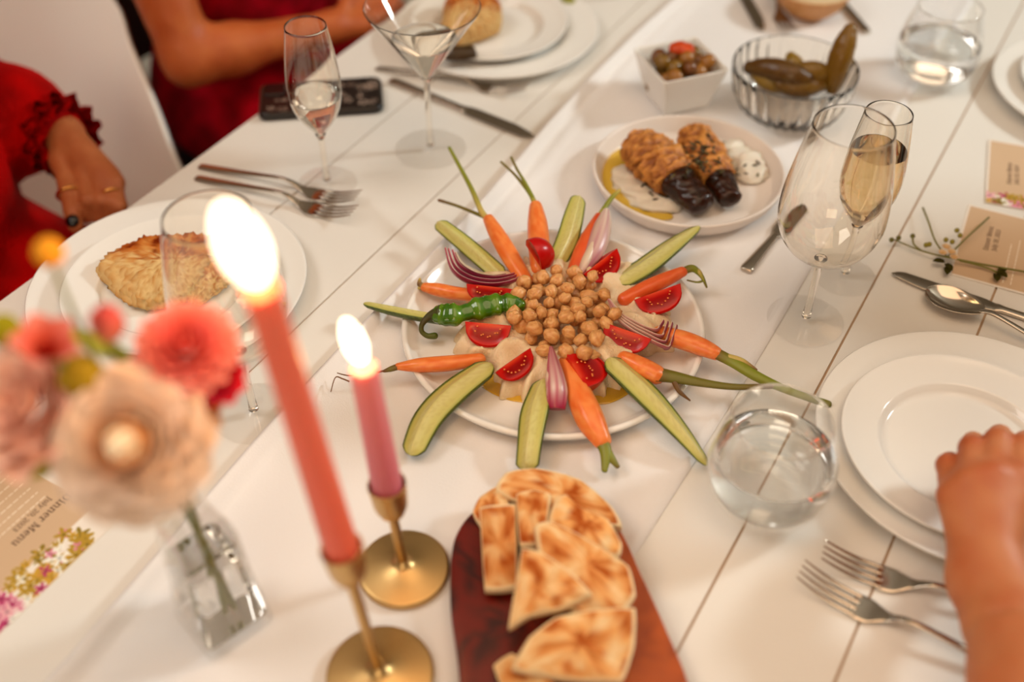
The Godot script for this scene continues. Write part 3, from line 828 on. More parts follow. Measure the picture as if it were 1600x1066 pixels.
	for s in [[0.0275, 0.0], [0.0295, 0.0012], [0.0415, 0.052], [0.0422, 0.0545], [0.0412, 0.0555], [0.0398, 0.0545], [0.0385, 0.050], [0.028, 0.0065], [0.025, 0.005]]:
		var r := PackedVector3Array()
		for q in 4:
			for k in 5:
				var a := PI / 4 + PI / 2 * q
				var cr := 0.004
				var cxy: Vector2 = Vector2(cos(a), sin(a)) * ((s[0] - cr) * sqrt(2.0))
				var b := a - PI / 4 + PI / 8 * k
				r.append(Vector3(cxy.x + cos(b) * cr, s[1], cxy.y + sin(b) * cr))
		rings.append(r)
	var g := Geo.new()
	g.loft(rings, [Color.WHITE, Color.WHITE, Color.WHITE, Color.WHITE, Color.WHITE, Color.WHITE, Color.WHITE, Color.WHITE, Color.WHITE])
	var sb := solo("square_bowl", g.mesh(), M.china, "square white flared bowl full of olives", "bowl", bc)
	sb.rotation.y = 0.36
	var olive_mesh := SphereMesh.new()
	olive_mesh.radius = 0.0088
	olive_mesh.height = 0.021
	olive_mesh.radial_segments = 20
	olive_mesh.rings = 12
	var om := [flat(Color(0.47, 0.34, 0.1), 0.22), flat(Color(0.42, 0.24, 0.08), 0.22), flat(Color(0.58, 0.38, 0.14), 0.22)]
	var placed := []
	for k in 900:
		if placed.size() > 42:
			break
		var lx := rng.randf_range(-1, 1)
		var lz := rng.randf_range(-1, 1)
		var y := 0.016
		var lim := 0.027
		var p := Vector3(lx * lim, y, lz * lim)
		for q in placed:
			var d := Vector2(p.x - q.x, p.z - q.z).length()
			if d < 0.0165:
				p.y = maxf(p.y, q.y + sqrt(0.0165 * 0.0165 - d * d) * 0.9)
		if p.y > 0.058:
			continue
		placed.append(p)
	for p in placed:
		var o := solo("olive", olive_mesh, om[rng.randi() % 3], "glossy olive-brown olive in the heap in the square white bowl", "olive", bc + p.rotated(Vector3.UP, 0.36), "olives in the square bowl")
		o.rotation = Vector3(rng.randf_range(-0.5, 0.5) + PI / 2, rng.randf() * TAU, rng.randf_range(-0.4, 0.4))
	dollop("pickled_pepper", PackedVector3Array([Vector3(0.1855, 0.8120, -0.4301), Vector3(0.1983, 0.8140, -0.4310), Vector3(0.2153, 0.8120, -0.4256)]), [0.007, 0.0105, 0.008], Color(0.78, 0.26, 0.07), "orange-red pickled pepper lying on top of the olives", "pepper", 14, M.wet, 0.8, 0.15)
	# --- cut-glass bowl of gherkins
	var gc := Vector3(0.3285, TY + H0, -0.392)
	rings = []
	var prof := [[0.040, 0.0], [0.046, 0.002], [0.058, 0.012], [0.066, 0.028], [0.0705, 0.046], [0.0725, 0.060], [0.0722, 0.0615], [0.0705, 0.0605], [0.0675, 0.046], [0.063, 0.029], [0.054, 0.014], [0.040, 0.0065], [0.002, 0.006]]
	for s in prof.size():
		var r := PackedVector3Array()
		for j in 144:
			var a := TAU * j / 144
			var rib := 0.0019 * cos(a * 28.0) if s > 0 and s < 5 else 0.0
			r.append(Vector3(cos(a) * (prof[s][0] + rib), prof[s][1], sin(a) * (prof[s][0] + rib)))
		rings.append(r)
	g = Geo.new()
	var white := []
	for s in prof.size():
		white.append(Color.WHITE)
	g.loft(rings, white)
	solo("cut_glass_bowl", g.mesh(), M.solid_glass, "round ribbed clear glass bowl holding gherkins", "bowl", gc)
	gherkin(PackedVector3Array([Vector3(0.2848, 0.7900, -0.4285), Vector3(0.3068, 0.7960, -0.4152), Vector3(0.3307, 0.7960, -0.4007), Vector3(0.3530, 0.7860, -0.3974)]), 0.0115, Color(0.34, 0.22, 0.05), "long dark gherkin lying across the left of the glass bowl")
	gherkin(PackedVector3Array([Vector3(0.3797, 0.7800, -0.4003), Vector3(0.3814, 0.8020, -0.4049), Vector3(0.3861, 0.8240, -0.4131), Vector3(0.3917, 0.8420, -0.4220)]), 0.0115, Color(0.46, 0.32, 0.08), "gherkin standing upright against the right side of the glass bowl")
	gherkin(PackedVector3Array([Vector3(0.3332, 0.8000, -0.4349), Vector3(0.3362, 0.7950, -0.4257), Vector3(0.3417, 0.7860, -0.4177)]), 0.0095, Color(0.54, 0.42, 0.13), "small gherkin tip poking up in the middle of the glass bowl")
	gherkin(PackedVector3Array([Vector3(0.3334, 0.7920, -0.4118), Vector3(0.3534, 0.7960, -0.4094), Vector3(0.3729, 0.7940, -0.4070)]), 0.0105, Color(0.48, 0.35, 0.1), "short gherkin lying at the back right of the glass bowl")
	gherkin(PackedVector3Array([Vector3(0.3177, 0.7840, -0.4008), Vector3(0.3393, 0.7840, -0.3951), Vector3(0.3640, 0.7840, -0.3979)]), 0.0105, Color(0.42, 0.29, 0.08), "gherkin at the front of the glass bowl, under the others")
	gherkin(PackedVector3Array([Vector3(0.2922, 0.7840, -0.4210), Vector3(0.3091, 0.7800, -0.4132), Vector3(0.3328, 0.7740, -0.4117)]), 0.0095, Color(0.56, 0.43, 0.15), "pale gherkin at the front left of the glass bowl")
	# --- shallow wooden bowl of pale dip at the far end
	var wc: Vector3 = Vector3(0.4018, 0.7500, -0.6386)
	wc.y = TY + H0
	g = Geo.new()
	g.lathe(PackedVector2Array([Vector2(0, 0), Vector2(0.024, 0), Vector2(0.028, 0.002), Vector2(0.043, 0.016), Vector2(0.0525, 0.036), Vector2(0.053, 0.038), Vector2(0.0515, 0.0385), Vector2(0.041, 0.022), Vector2(0.026, 0.009), Vector2(0, 0.007)]), 48)
	solo("wooden_bowl", g.mesh(), mottled(Color(0.74, 0.5, 0.28), Color(0.84, 0.62, 0.4), 0.02, 9.0, 0.5), "small round wooden bowl with a pale dip at the far end of the table", "bowl", wc)
	g = Geo.new()
	g.lathe(PackedVector2Array([Vector2(0, 0.0), Vector2(0.03, 0.002), Vector2(0.0485, 0.0185), Vector2(0.047, 0.022), Vector2(0.03, 0.026), Vector2(0.014, 0.0245), Vector2(0, 0.0285)]), 40, Color(0.84, 0.75, 0.6))
	solo("pale_dip", g.mesh(), M.food, "pale cream dip filling the small wooden bowl", "dip", wc + Vector3(0, 0.0125, 0))


func gherkin(pts: PackedVector3Array, r: float, col: Color, label: String) -> void:
	var n := 26
	var path := spline(pts, n)
	var base := path[13]
	var nz := noise3(int(absf(base.x) * 20000.0), 1.0, 2)
	var rad := []
	var cols := []
	for i in n:
		var u := float(i) / (n - 1)
		rad.append(r * 1.22 * (0.45 + 0.55 * pow(sin(PI * clampf(u, 0.04, 0.96)), 0.55)) * (1.0 + 0.06 * nz.get_noise_1d(i * 0.8)))
		var cc := PackedColorArray()
		for j in 16:
			cc.append(col.lightened(0.12 * clampf(nz.get_noise_2d(i * 0.9, j * 1.5), 0.0, 1.0)))
		cols.append(cc)
	var g := Geo.new()
	g.tube(Array(shifted(path, -base)), rad, cols, 16, 1.0, Vector3.ZERO, true, true, 0.04, 4)
	solo("gherkin", g.mesh(), M.wet, label, "gherkin", base, "gherkins in the glass bowl")


func shell(pts: PackedVector2Array, wall: float) -> Geo:
	# closed thin-walled vessel from its outer profile (bottom to rim), inner wall offset by wall
	var prof := PackedVector2Array(pts)
	var n := pts.size()
	prof.append(pts[n - 1] + Vector2(-wall * 0.5, wall * 0.5))
	for i in range(n - 1, -1, -1):
		var t := (pts[mini(i + 1, n - 1)] - pts[maxi(i - 1, 0)]).normalized()
		var q := pts[i] + Vector2(-t.y, t.x) * wall
		q.x = maxf(q.x, 0.0)
		prof.append(q)
	var g := Geo.new()
	g.lathe(prof, 72)
	return g


func fine(pts: PackedVector2Array, n: int) -> PackedVector2Array:
	var a := PackedVector3Array()
	for p in pts:
		a.append(Vector3(p.x, p.y, 0))
	var out := PackedVector2Array()
	for p in spline(a, n):
		out.append(Vector2(maxf(p.x, 0.0), p.y))
	return out


func stemmed(called: String, label: String, at: Vector3, bowl: PackedVector2Array, foot_r: float, stem_r: float, cat := "glass", group := "") -> Node3D:
	var t := thing(called, label, cat, at, 0.0, group)
	var b := fine(bowl, 44)
	part("bowl", shell(b, 0.0009).mesh(), M.solid_glass, t)
	var y0 := bowl[0].y
	var g := Geo.new()
	var p := fine(PackedVector2Array([Vector2(stem_r * 1.25, 0.0062), Vector2(stem_r * 1.1, 0.012), Vector2(stem_r, 0.02), Vector2(stem_r * 0.94, y0 * 0.6), Vector2(stem_r * 1.05, y0 - 0.006), Vector2(stem_r * 1.7, y0 + 0.0012)]), 26)
	p.insert(0, Vector2(0, 0.0062))
	p.append(Vector2(0, y0 + 0.0026))
	g.lathe(p, 36)
	part("stem", g.mesh(), M.solid_glass, t)
	g = Geo.new()
	g.lathe(PackedVector2Array([Vector2(0, 0.0), Vector2(foot_r * 0.96, 0.0), Vector2(foot_r, 0.0006), Vector2(foot_r * 0.99, 0.0013), Vector2(foot_r * 0.7, 0.0022), Vector2(foot_r * 0.4, 0.0034), Vector2(foot_r * 0.2, 0.0048), Vector2(stem_r * 1.3, 0.0064), Vector2(0, 0.0064)]), 72)
	part("foot", g.mesh(), M.foot_glass, t)
	return t


func inside(bowl: PackedVector2Array, level: float, gap: float) -> Geo:
	# body of liquid filling a bowl profile up to a level
	var b := fine(bowl, 60)
	var prof := PackedVector2Array([Vector2(0, b[0].y + gap * 1.5)])
	var last := b[0]
	for p in b:
		if p.y > level:
			var t := (level - last.y) / maxf(p.y - last.y, 1e-6)
			prof.append(Vector2(maxf(last.lerp(p, t).x - gap, 0.0005), level))
			break
		if p.y > b[0].y + gap * 1.6:
			prof.append(Vector2(maxf(p.x - gap, 0.0005), p.y))
		last = p
	prof.append(Vector2(prof[-1].x * 0.97, level - 0.0004))
	prof.append(Vector2(0, level - 0.0005))
	var g := Geo.new()
	g.lathe(prof, 64)
	return g


func tumbler(label: String, at: Vector3, level: float) -> Node3D:
	var pts := PackedVector2Array([Vector2(0.0, 0.0), Vector2(0.024, 0.0), Vector2(0.033, 0.002), Vector2(0.0425, 0.010), Vector2(0.0485, 0.022), Vector2(0.0508, 0.036), Vector2(0.0498, 0.052), Vector2(0.0462, 0.070), Vector2(0.0415, 0.086), Vector2(0.0385, 0.0955)])
	var t := thing("water_tumbler", label, "glass", at, 0.0, "water tumblers")
	var b := fine(pts, 54)
	var inner := PackedVector2Array()
	for p in b:
		inner.append(p)
	var prof := PackedVector2Array(b)
	prof.append(Vector2(0.0379, 0.0962))
	prof.append(Vector2(0.0372, 0.0955))
	for i in range(b.size() - 2, -1, -1):
		var q := b[i]
		var r := q.x - 0.0014
		var y := maxf(q.y, 0.007)
		if q.y < 0.012:
			r = minf(r, 0.036 * sqrt(maxf(0.0, q.x / 0.044)))
		if r <= 0.001:
			break
		prof.append(Vector2(r, y + 0.0015))
	prof.append(Vector2(0, 0.0085))
	var g := Geo.new()
	g.lathe(prof, 80)
	part("tumbler", g.mesh(), M.glass, t)
	rim_bead(t, 0.0379, 0.0959)
	if level > 0.0:
		var wp := PackedVector2Array([Vector2(0, 0.0092), Vector2(0.026, 0.0095), Vector2(0.038, 0.0125), Vector2(0.0462, 0.022), Vector2(0.0487, 0.036), Vector2(0.0478, 0.052), Vector2(0.0442, 0.070), Vector2(0.0395, 0.086)])
		var w := inside(wp, level, 0.0004)
		solo("water", w.mesh(), M.water, "still water in the " + label, "water", at, "water in the glasses")
	return t


func glasses() -> void:
	var flute := PackedVector2Array([Vector2(0.0036, 0.064), Vector2(0.0085, 0.071), Vector2(0.0185, 0.085), Vector2(0.0258, 0.102), Vector2(0.0283, 0.121), Vector2(0.0272, 0.143), Vector2(0.0242, 0.167), Vector2(0.0208, 0.190)])
	var wine := PackedVector2Array([Vector2(0.004, 0.076), Vector2(0.018, 0.0805), Vector2(0.036, 0.096), Vector2(0.0455, 0.117), Vector2(0.0468, 0.138), Vector2(0.0440, 0.163), Vector2(0.0390, 0.191), Vector2(0.0335, 0.218)])
	var cone := PackedVector2Array([Vector2(0.004, 0.092), Vector2(0.0125, 0.104), Vector2(0.029, 0.128), Vector2(0.046, 0.153), Vector2(0.0575, 0.1695), Vector2(0.0612, 0.176)])
	var a: Vector3 = Vector3(-0.2036, 0.7503, -0.2495)
	stemmed("champagne_flute", "champagne flute half full of water, standing beside the phone", a, flute, 0.0325, 0.0034, "glass", "champagne flutes")
	solo("water", inside(flute, 0.112, 0.0012).mesh(), M.water, "clear water in the flute beside the phone", "water", a, "water in the glasses")
	a = Vector3(0.3328, 0.7503, -0.0928)
	stemmed("champagne_flute", "champagne flute full of golden sparkling wine, behind the empty wine glass", a, flute, 0.0312, 0.0034, "glass", "champagne flutes")
	solo("sparkling_wine", inside(flute, 0.152, 0.0012).mesh(), M.wine, "pale golden sparkling wine filling the flute on the right", "wine", a)
	a = Vector3(0.2809, 0.7512, -0.0270)
	stemmed("wine_glass", "large empty wine glass in front of the filled champagne flute", a, wine, 0.0365, 0.0036, "glass", "wine glasses")
	a = Vector3(-0.2267, 0.7503, 0.0919)
	stemmed("wine_glass", "empty wine glass behind the tall coral candle, beside the left plates", a, wine, 0.0365, 0.0036, "glass", "wine glasses")
	a = Vector3(-0.0933, 0.7503, -0.3165)
	stemmed("cocktail_glass", "wide cone-shaped cocktail glass with a little clear drink at the far left", a, cone, 0.041, 0.0034)
	solo("clear_drink", inside(cone, 0.139, 0.0012).mesh(), M.water, "clear drink in the bottom of the cone-shaped cocktail glass", "drink", a)
	tumbler("round stemless tumbler right of the bread board", Vector3(0.206, TY + 0.0012, 0.187), 0.058)
	tumbler("round stemless tumbler at the far right, near the cut-off plates", Vector3(0.522, TY + 0.0003, -0.472), 0.05)
	var far: Vector3 = Vector3(0.1338, 0.7503, -0.7205)
	tumbler("round stemless tumbler at the far border, right of the plate with the bread roll", far, 0.0)


func rim_bead(t: Node3D, r: float, y: float, at := "rim") -> void:
	var tor := TorusMesh.new()
	tor.inner_radius = r - 0.0009
	tor.outer_radius = r + 0.0009
	tor.rings = 72
	tor.ring_segments = 10
	var p := part(at, tor, M.solid_glass, t)
	p.position.y = y


func lay(t: Node3D, tip: Vector3, end: Vector3) -> void:
	# local x runs from the tip (0) to the handle end
	t.position = tip
	var d := end - tip
	t.rotation.y = atan2(-d.z, d.x)


func strip(keys: Array, n: int) -> Geo:
	# keys: x, half width, thickness, height of the underside
	var ks := []
	for q in 4:
		var col := []
		for k in keys:
			col.append(float(k[q]))
		ks.append(ramp(col, n))
	var rings := []
	var cols := []
	for i in n:
		var x: float = ks[0][i]
		var w: float = ks[1][i]
		var th: float = ks[2][i]
		var y: float = ks[3][i]
		var r := PackedVector3Array()
		for j in 16:
			var a := TAU * j / 16
			var c := cos(a)
			var s := sin(a)
			r.append(Vector3(x, y + th * 0.5 + signf(s) * pow(absf(s), 0.6) * th * 0.5, signf(c) * pow(absf(c), 0.75) * w))
		rings.append(r)
		cols.append(Color.WHITE)
	var g := Geo.new()
	g.loft(rings, cols)
	return g


func fork_proto(label: String, group: String) -> Node3D:
	var t := thing("fork", label, "fork", Vector3.ZERO, 0.0, group)
	part("handle", strip([[0.062, 0.0085, 0.0016, 0.002], [0.07, 0.0045, 0.002, 0.004], [0.082, 0.0026, 0.0028, 0.0095], [0.1, 0.0024, 0.0028, 0.0105], [0.14, 0.0036, 0.0026, 0.006], [0.18, 0.0052, 0.0022, 0.002], [0.198, 0.005, 0.002, 0.0006], [0.201, 0.0022, 0.0014, 0.0008]], 50).mesh(), M.steel, t)
	part("head", strip([[0.043, 0.0112, 0.0016, 0.0012], [0.048, 0.0118, 0.0017, 0.0006], [0.056, 0.0112, 0.0018, 0.0007], [0.063, 0.0075, 0.0018, 0.0022], [0.068, 0.004, 0.0018, 0.0036]], 24).mesh(), M.steel, t)
	for k in 4:
		var z := (k - 1.5) * 0.0062
		var g := Geo.new()
		var pts := spline(PackedVector3Array([Vector3(0, 0.0150, z * 0.95), Vector3(0.014, 0.0088, z * 0.98), Vector3(0.03, 0.0038, z), Vector3(0.047, 0.0018, z)]), 14)
		g.tube(Array(pts), Array(ramp([0.0008, 0.0013, 0.0016, 0.0018], 14)), cramp([Color.WHITE, Color.WHITE], 14), 8, 0.7, Vector3.UP)
		part("tine", g.mesh(), M.steel, t)
	return t


func knife_proto(label: String, group: String) -> Node3D:
	var t := thing("table_knife", label, "knife", Vector3.ZERO, 0.0, group)
	var g := Geo.new()
	var rings := []
	var cols := []
	for i in 26:
		var u := i / 25.0
		var x := u * 0.104
		var top := 0.0085 * pow(minf(1.0, u * 3.2), 0.55) * (1.0 if u < 0.86 else 1.0 - (u - 0.86) * 2.6)
		var bot := -0.0078 * pow(minf(1.0, u * 9.0), 0.5) * (1.0 if u < 0.86 else 1.0 - (u - 0.86) * 2.6)
		top = maxf(top, 0.0004)
		bot = minf(bot, -0.0004)
		# lies flat: the blade's width runs along z
		rings.append(PackedVector3Array([Vector3(x, 0.0028, bot), Vector3(x, 0.0032, (top + bot) / 2), Vector3(x, 0.0036, top), Vector3(x, 0.0024, top), Vector3(x, 0.0016, (top + bot) / 2), Vector3(x, 0.0024, bot)]))
		cols.append(Color.WHITE)
	g.loft(rings, cols)
	part("blade", g.mesh(), M.steel, t)
	part("bolster", strip([[0.100, 0.0058, 0.0018, 0.0016], [0.104, 0.0056, 0.004, 0.0006], [0.109, 0.0046, 0.0046, 0.0003]], 8).mesh(), M.steel, t)
	part("handle", strip([[0.107, 0.0044, 0.0046, 0.0003], [0.13, 0.0046, 0.0048, 0.0002], [0.19, 0.0062, 0.0052, 0.0], [0.213, 0.0066, 0.005, 0.0], [0.217, 0.004, 0.003, 0.0008]], 30).mesh(), M.steel, t)
	return t


func spoon_proto(label: String) -> Node3D:
	var t := thing("dessert_spoon", label, "spoon", Vector3.ZERO)
	var rings := []
	var cols := []
	var n := 26
	for i in n:
		var u := i / (n - 1.0)
		var x := u * 0.056
		var w := 0.0185 * pow(sin(PI * clampf(pow(u, 0.8) * 0.93 + 0.02, 0.0, 1.0)), 0.62)
		w = maxf(w, 0.0025)
		var depth := 0.0088 * pow(sin(PI * clampf(u * 0.94 + 0.03, 0.0, 1.0)), 0.8)
		var lift := 0.0095 + 0.004 * u
		var r := PackedVector3Array()
		for j in 13:
			var s := -1.0 + j / 6.0
			r.append(Vector3(x, lift - depth * (1.0 - s * s), s * w))
		for j in range(12, -1, -1):
			var s := -1.0 + j / 6.0
			r.append(Vector3(x, lift - depth * (1.0 - s * s) - 0.0012, s * (w + 0.0006)))
		rings.append(r)
		cols.append(Color.WHITE)
	var g := Geo.new()
	g.loft(rings, cols)
	part("bowl", g.mesh(), M.steel, t)
	part("handle", strip([[0.0535, 0.0036, 0.002, 0.0105], [0.06, 0.003, 0.0026, 0.0125], [0.072, 0.0026, 0.0028, 0.0125], [0.11, 0.0034, 0.0024, 0.0075], [0.16, 0.005, 0.002, 0.0018], [0.188, 0.0055, 0.0018, 0.0003], [0.193, 0.0025, 0.0012, 0.0003]], 40).mesh(), M.steel, t)
	return t


func cutlery() -> void:
	var f := fork_proto("fork nearest the wrist at the lower right, its handle running under the arm", "pair of forks at the lower right")
	lay(f, Vector3(0.2402, 0.7503, 0.2464), Vector3(0.3629, 0.7500, 0.2931))
	var f2 := copy_of(f, "fork at the lower right border, nearer the bread board than its twin")
	lay(f2, Vector3(0.2194, 0.7503, 0.2640), Vector3(0.3491, 0.7500, 0.3425))
	f2 = copy_of(f, "upper of the two forks lying left of the champagne flute foot", "pair of forks at the left")
	lay(f2, Vector3(-0.1642, 0.7503, -0.2088), Vector3(-0.3180, 0.7500, -0.2680))
	f2 = copy_of(f, "lower of the two forks, just above the tall candle flame", "pair of forks at the left")
	lay(f2, Vector3(-0.1656, 0.7503, -0.1820), Vector3(-0.3380, 0.7500, -0.2535))
	f2 = copy_of(f, "fork at the far left with its tines behind the cocktail glass", "cutlery at the far left")
	lay(f2, Vector3(0.0188, 0.7503, -0.4288), Vector3(-0.1549, 0.7500, -0.4880))
	f2 = copy_of(f, "fork left of the small wooden bowl at the far end", "cutlery round the wooden bowl")
	lay(f2, Vector3(0.3663, 0.7503, -0.5683), Vector3(0.3538, 0.7500, -0.7567))
	var k := knife_proto("table knife on the right with its blade tip near the flower sprig", "table knives")
	lay(k, Vector3(0.3801, 0.7503, -0.0947), Vector3(0.5126, 0.7500, -0.0184))
	var k2 := copy_of(k, "table knife crossing under the cocktail glass at the far left", "table knives")
	lay(k2, Vector3(0.0260, 0.7503, -0.3373), Vector3(-0.1615, 0.7500, -0.4711))
	k2 = copy_of(k, "table knife lying on the cloth between the hummus platter and the wine glass", "table knives")
	lay(k2, Vector3(0.3110, 0.7522, -0.2063), Vector3(0.2014, 0.7500, -0.0502))
	k2.scale.x = 0.62
	k2 = copy_of(k, "table knife left of the fork by the wooden bowl", "table knives")
	lay(k2, Vector3(0.3318, 0.7522, -0.5852), Vector3(0.3125, 0.7500, -0.7567))
	k2 = copy_of(k, "table knife right of the small wooden bowl at the far end", "table knives")
	lay(k2, Vector3(0.4312, 0.7522, -0.7931), Vector3(0.4662, 0.7500, -0.5858))
	var s := spoon_proto("shiny spoon with a red reflection in its bowl, beside the right plates")
	lay(s, Vector3(0.4052, 0.7503, -0.0639), Vector3(0.5004, 0.7500, 0.0163))
	# --- phone
	var pg := bevel_box(Vector3(0.148, 0.010, 0.072), 0.009)
	var ph: Vector3 = Vector3(-0.2307, 0.7500, -0.4163)
	var t := thing("mobile_phone", "dark phone lying face down in a floral patterned case behind the flute", "phone", Vector3(ph.x, TY + 0.0055, ph.z))
	part("case", pg.mesh(), flat(Color(0.09, 0.06, 0.05), 0.35), t)
	var im := Image.create(160, 80, false, Image.FORMAT_RGB8)
	im.fill(Color(0.1, 0.07, 0.06))
	var r2 := RandomNumberGenerator.new()
	r2.seed = 5
	for b in 46:
		var cx := r2.randi_range(4, 156)
		var cy := r2.randi_range(4, 76)
		var rad := r2.randf_range(3, 9)
		var col := Color(0.5, 0.42, 0.37).lerp(Color(0.68, 0.6, 0.54), r2.randf())
		for y in range(maxi(0, cy - 10), mini(80, cy + 10)):
			for x in range(maxi(0, cx - 10), mini(160, cx + 10)):
				var d := Vector2(x - cx, y - cy)
				var rr := rad * (0.7 + 0.3 * cos(d.angle() * 5.0 + b))
				if d.length() < rr and d.length() > rr * 0.45:
					im.set_pixel(x, y, col)
	var pm := flat(Color.WHITE, 0.3)
	pm.albedo_texture = ImageTexture.create_from_image(im)
	var q := Geo.new()
	for c in [[-1, -1], [1, -1], [1, 1], [-1, 1]]:
		q.vert(Vector3(c[0] * 0.069, 0.0052, c[1] * 0.031), Color.WHITE, Vector2(c[0] * 0.5 + 0.5, c[1] * 0.5 + 0.5))
	q.quad(0, 1, 2, 3)
	part("floral_print", q.mesh(false), pm, t)
	var lens := bevel_box(Vector3(0.026, 0.002, 0.026), 0.006)
	var lm := part("camera_bump", lens.mesh(), flat(Color(0.04, 0.04, 0.04), 0.2), t)
	lm.position = Vector3(-0.056, 0.006, -0.018)
	t.rotation.y = 0.13


func candlestick(label: String, base: Vector3, cup: Vector3, top: Vector3, foot_r: float, cup_r: float, wax0: Color, wax1: Color, cand_label: String, flame_h: float, flame_w: float, lean: Vector3) -> void:
	var t := thing("candlestick", label, "candlestick", base, 0.0, "brass candlesticks")
	var g := Geo.new()
	g.lathe(PackedVector2Array([Vector2(0, 0.0), Vector2(foot_r * 0.97, 0.0), Vector2(foot_r * 0.97, 0.0), Vector2(foot_r, 0.0015), Vector2(foot_r * 0.995, 0.0052), Vector2(foot_r * 0.97, 0.0064), Vector2(foot_r * 0.93, 0.0066), Vector2(foot_r * 0.6, 0.0082), Vector2(foot_r * 0.3, 0.0105), Vector2(foot_r * 0.14, 0.0135), Vector2(0.0038, 0.019), Vector2(0, 0.019)]), 72)
	part("foot", g.mesh(), M.brass, t)
	var c := cup - base
	var dir := c.normalized()
	var L := c.length()
	var cup_len := 0.038
	g = Geo.new()
	g.tube([Vector3(0, 0.012, 0), dir * 0.03, dir * (L - cup_len)], [0.0046, 0.0038, 0.0038], [Color.WHITE, Color.WHITE, Color.WHITE], 20)
	part("stem", g.mesh(), M.brass, t)
	g = Geo.new()
	g.lathe(PackedVector2Array([Vector2(0, 0), Vector2(0.0042, 0.0), Vector2(cup_r * 0.75, 0.006), Vector2(cup_r * 1.0, 0.016), Vector2(cup_r * 1.12, cup_len - 0.001), Vector2(cup_r * 1.1, cup_len), Vector2(cup_r * 1.0, cup_len - 0.001), Vector2(cup_r * 0.93, 0.012), Vector2(0, 0.010)]), 48)
	var cp := part("cup", g.mesh(), M.brass, t)
	cp.position = dir * (L - cup_len)
	cp.quaternion = Quaternion(Vector3.UP, dir)
	# candle
	var b := base + dir * (L - cup_len + 0.0125)
	var k := thing("candle", cand_label, "candle", b, 0.0, "lit taper candles")
	var v := top - b
	var n := 30
	var pts := []
	var rad := []
	var cols := []
	for i in n:
		var u := float(i) / (n - 1)
		pts.append(v * u)
		rad.append(lerpf(cup_r * 0.92, cup_r * 0.74, u) * (1.0 if u < 0.985 else 0.93))
		cols.append(wax0.lerp(wax1, u))
	g = Geo.new()
	g.tube(pts, rad, cols, 28, 1.0, Vector3.ZERO, false, false)
	part("wax", g.mesh(), M.wax, k)
	g = Geo.new()
	g.tube([v, v + Vector3(0, 0.005, 0), v + Vector3(0.001, 0.01, 0)], [0.0009, 0.0008, 0.0006], [Color(0.05, 0.04, 0.03), Color(0.05, 0.04, 0.03), Color(0.2, 0.08, 0.03)], 8)
	part("wick", g.mesh(), M.matt, k)
	var prof := PackedVector2Array([Vector2(0, 0), Vector2(flame_w * 0.3, flame_h * 0.02), Vector2(flame_w * 0.68, flame_h * 0.13), Vector2(flame_w * 0.94, flame_h * 0.31), Vector2(flame_w, flame_h * 0.47), Vector2(flame_w * 0.9, flame_h * 0.66), Vector2(flame_w * 0.58, flame_h * 0.87), Vector2(flame_w * 0.3, flame_h * 0.96), Vector2(0, flame_h)])
	g = Geo.new()
	g.lathe(fine(prof, 24), 32)
	var em := flat(Color(1, 1, 1), 0.5)
	em.emission_enabled = true
	em.emission = Color(1.0, 0.9, 0.74)
	em.emission_energy_multiplier = 6.0
	var fl := part("flame", g.mesh(), em, k)
	fl.position = v + Vector3(0, 0.003, 0)
	fl.quaternion = Quaternion(Vector3.UP, (Vector3.UP + lean).normalized())
	var l := OmniLight3D.new()
	l.name = "flame_glow"
	l.light_color = Color(1.0, 0.72, 0.42)
	l.light_energy = 0.012
	l.light_size = 0.008
	l.omni_range = 8.0
	l.omni_attenuation = 2.0
	l.shadow_enabled = true
	k.add_child(l)
	l.position = v + Vector3(0, 0.003 + flame_h * 0.4, 0) + lean * flame_h * 0.4


func candles() -> void:
	var b: Vector3 = Vector3(-0.0831, 0.7514, 0.2572)
	candlestick("shorter brass candlestick with a round foot, holding the pink candle", b, Vector3(-0.0886, 0.8576, 0.2559), Vector3(-0.0946, 0.9709, 0.2519), 0.0352, 0.0125, Color(0.86, 0.45, 0.53), Color(0.92, 0.54, 0.55), "pink taper candle burning with a small flame, in the shorter candlestick", 0.040, 0.0076, Vector3(-0.2, 0, 0))
	b = Vector3(-0.0937, 0.7514, 0.3463)
	candlestick("taller brass candlestick at the near border, holding the coral candle", b, Vector3(-0.1053, 0.9077, 0.3452), Vector3(-0.1226, 1.1145, 0.3397), 0.0385, 0.0122, Color(0.95, 0.4, 0.29), Color(0.96, 0.45, 0.34), "tall coral taper candle with the biggest flame, closest to the camera", 0.050, 0.0118, Vector3(-0.2, 0, 0.0))


# ------------------------------------------------------------------ flowers
func petal_mesh(length: float, width: float, cup: float, curl: float, c0: Color, c1: Color) -> ArrayMesh:
	# a cupped petal growing along +z from its root, opening upwards (+y)
	var g := Geo.new()
	var rings := []
	var cols := []
	for i in 11:
		var u := i / 10.0
		var w := width * pow(sin(PI * clampf(0.1 + u * 0.86, 0.0, 1.0)), 0.6) * (1.0 if u < 0.9 else 0.82)
		var z := length * sin(u * cup) / maxf(sin(cup), 0.3) * 0.9
		var y := length * (1.0 - cos(u * cup)) * 0.8 - curl * pow(u, 4.0) * length
		var r := PackedVector3Array()
		for j in 9:
			var s := -1.0 + j / 4.0
			r.append(Vector3(s * w, y + s * s * w * 0.35, z))
		for j in range(8, -1, -1):
			var s := -1.0 + j / 4.0
			r.append(Vector3(s * w, y + s * s * w * 0.35 - 0.0005, z))
		rings.append(r)
		cols.append(c0.lerp(c1, u))
	g.loft(rings, cols)
	return g.mesh()


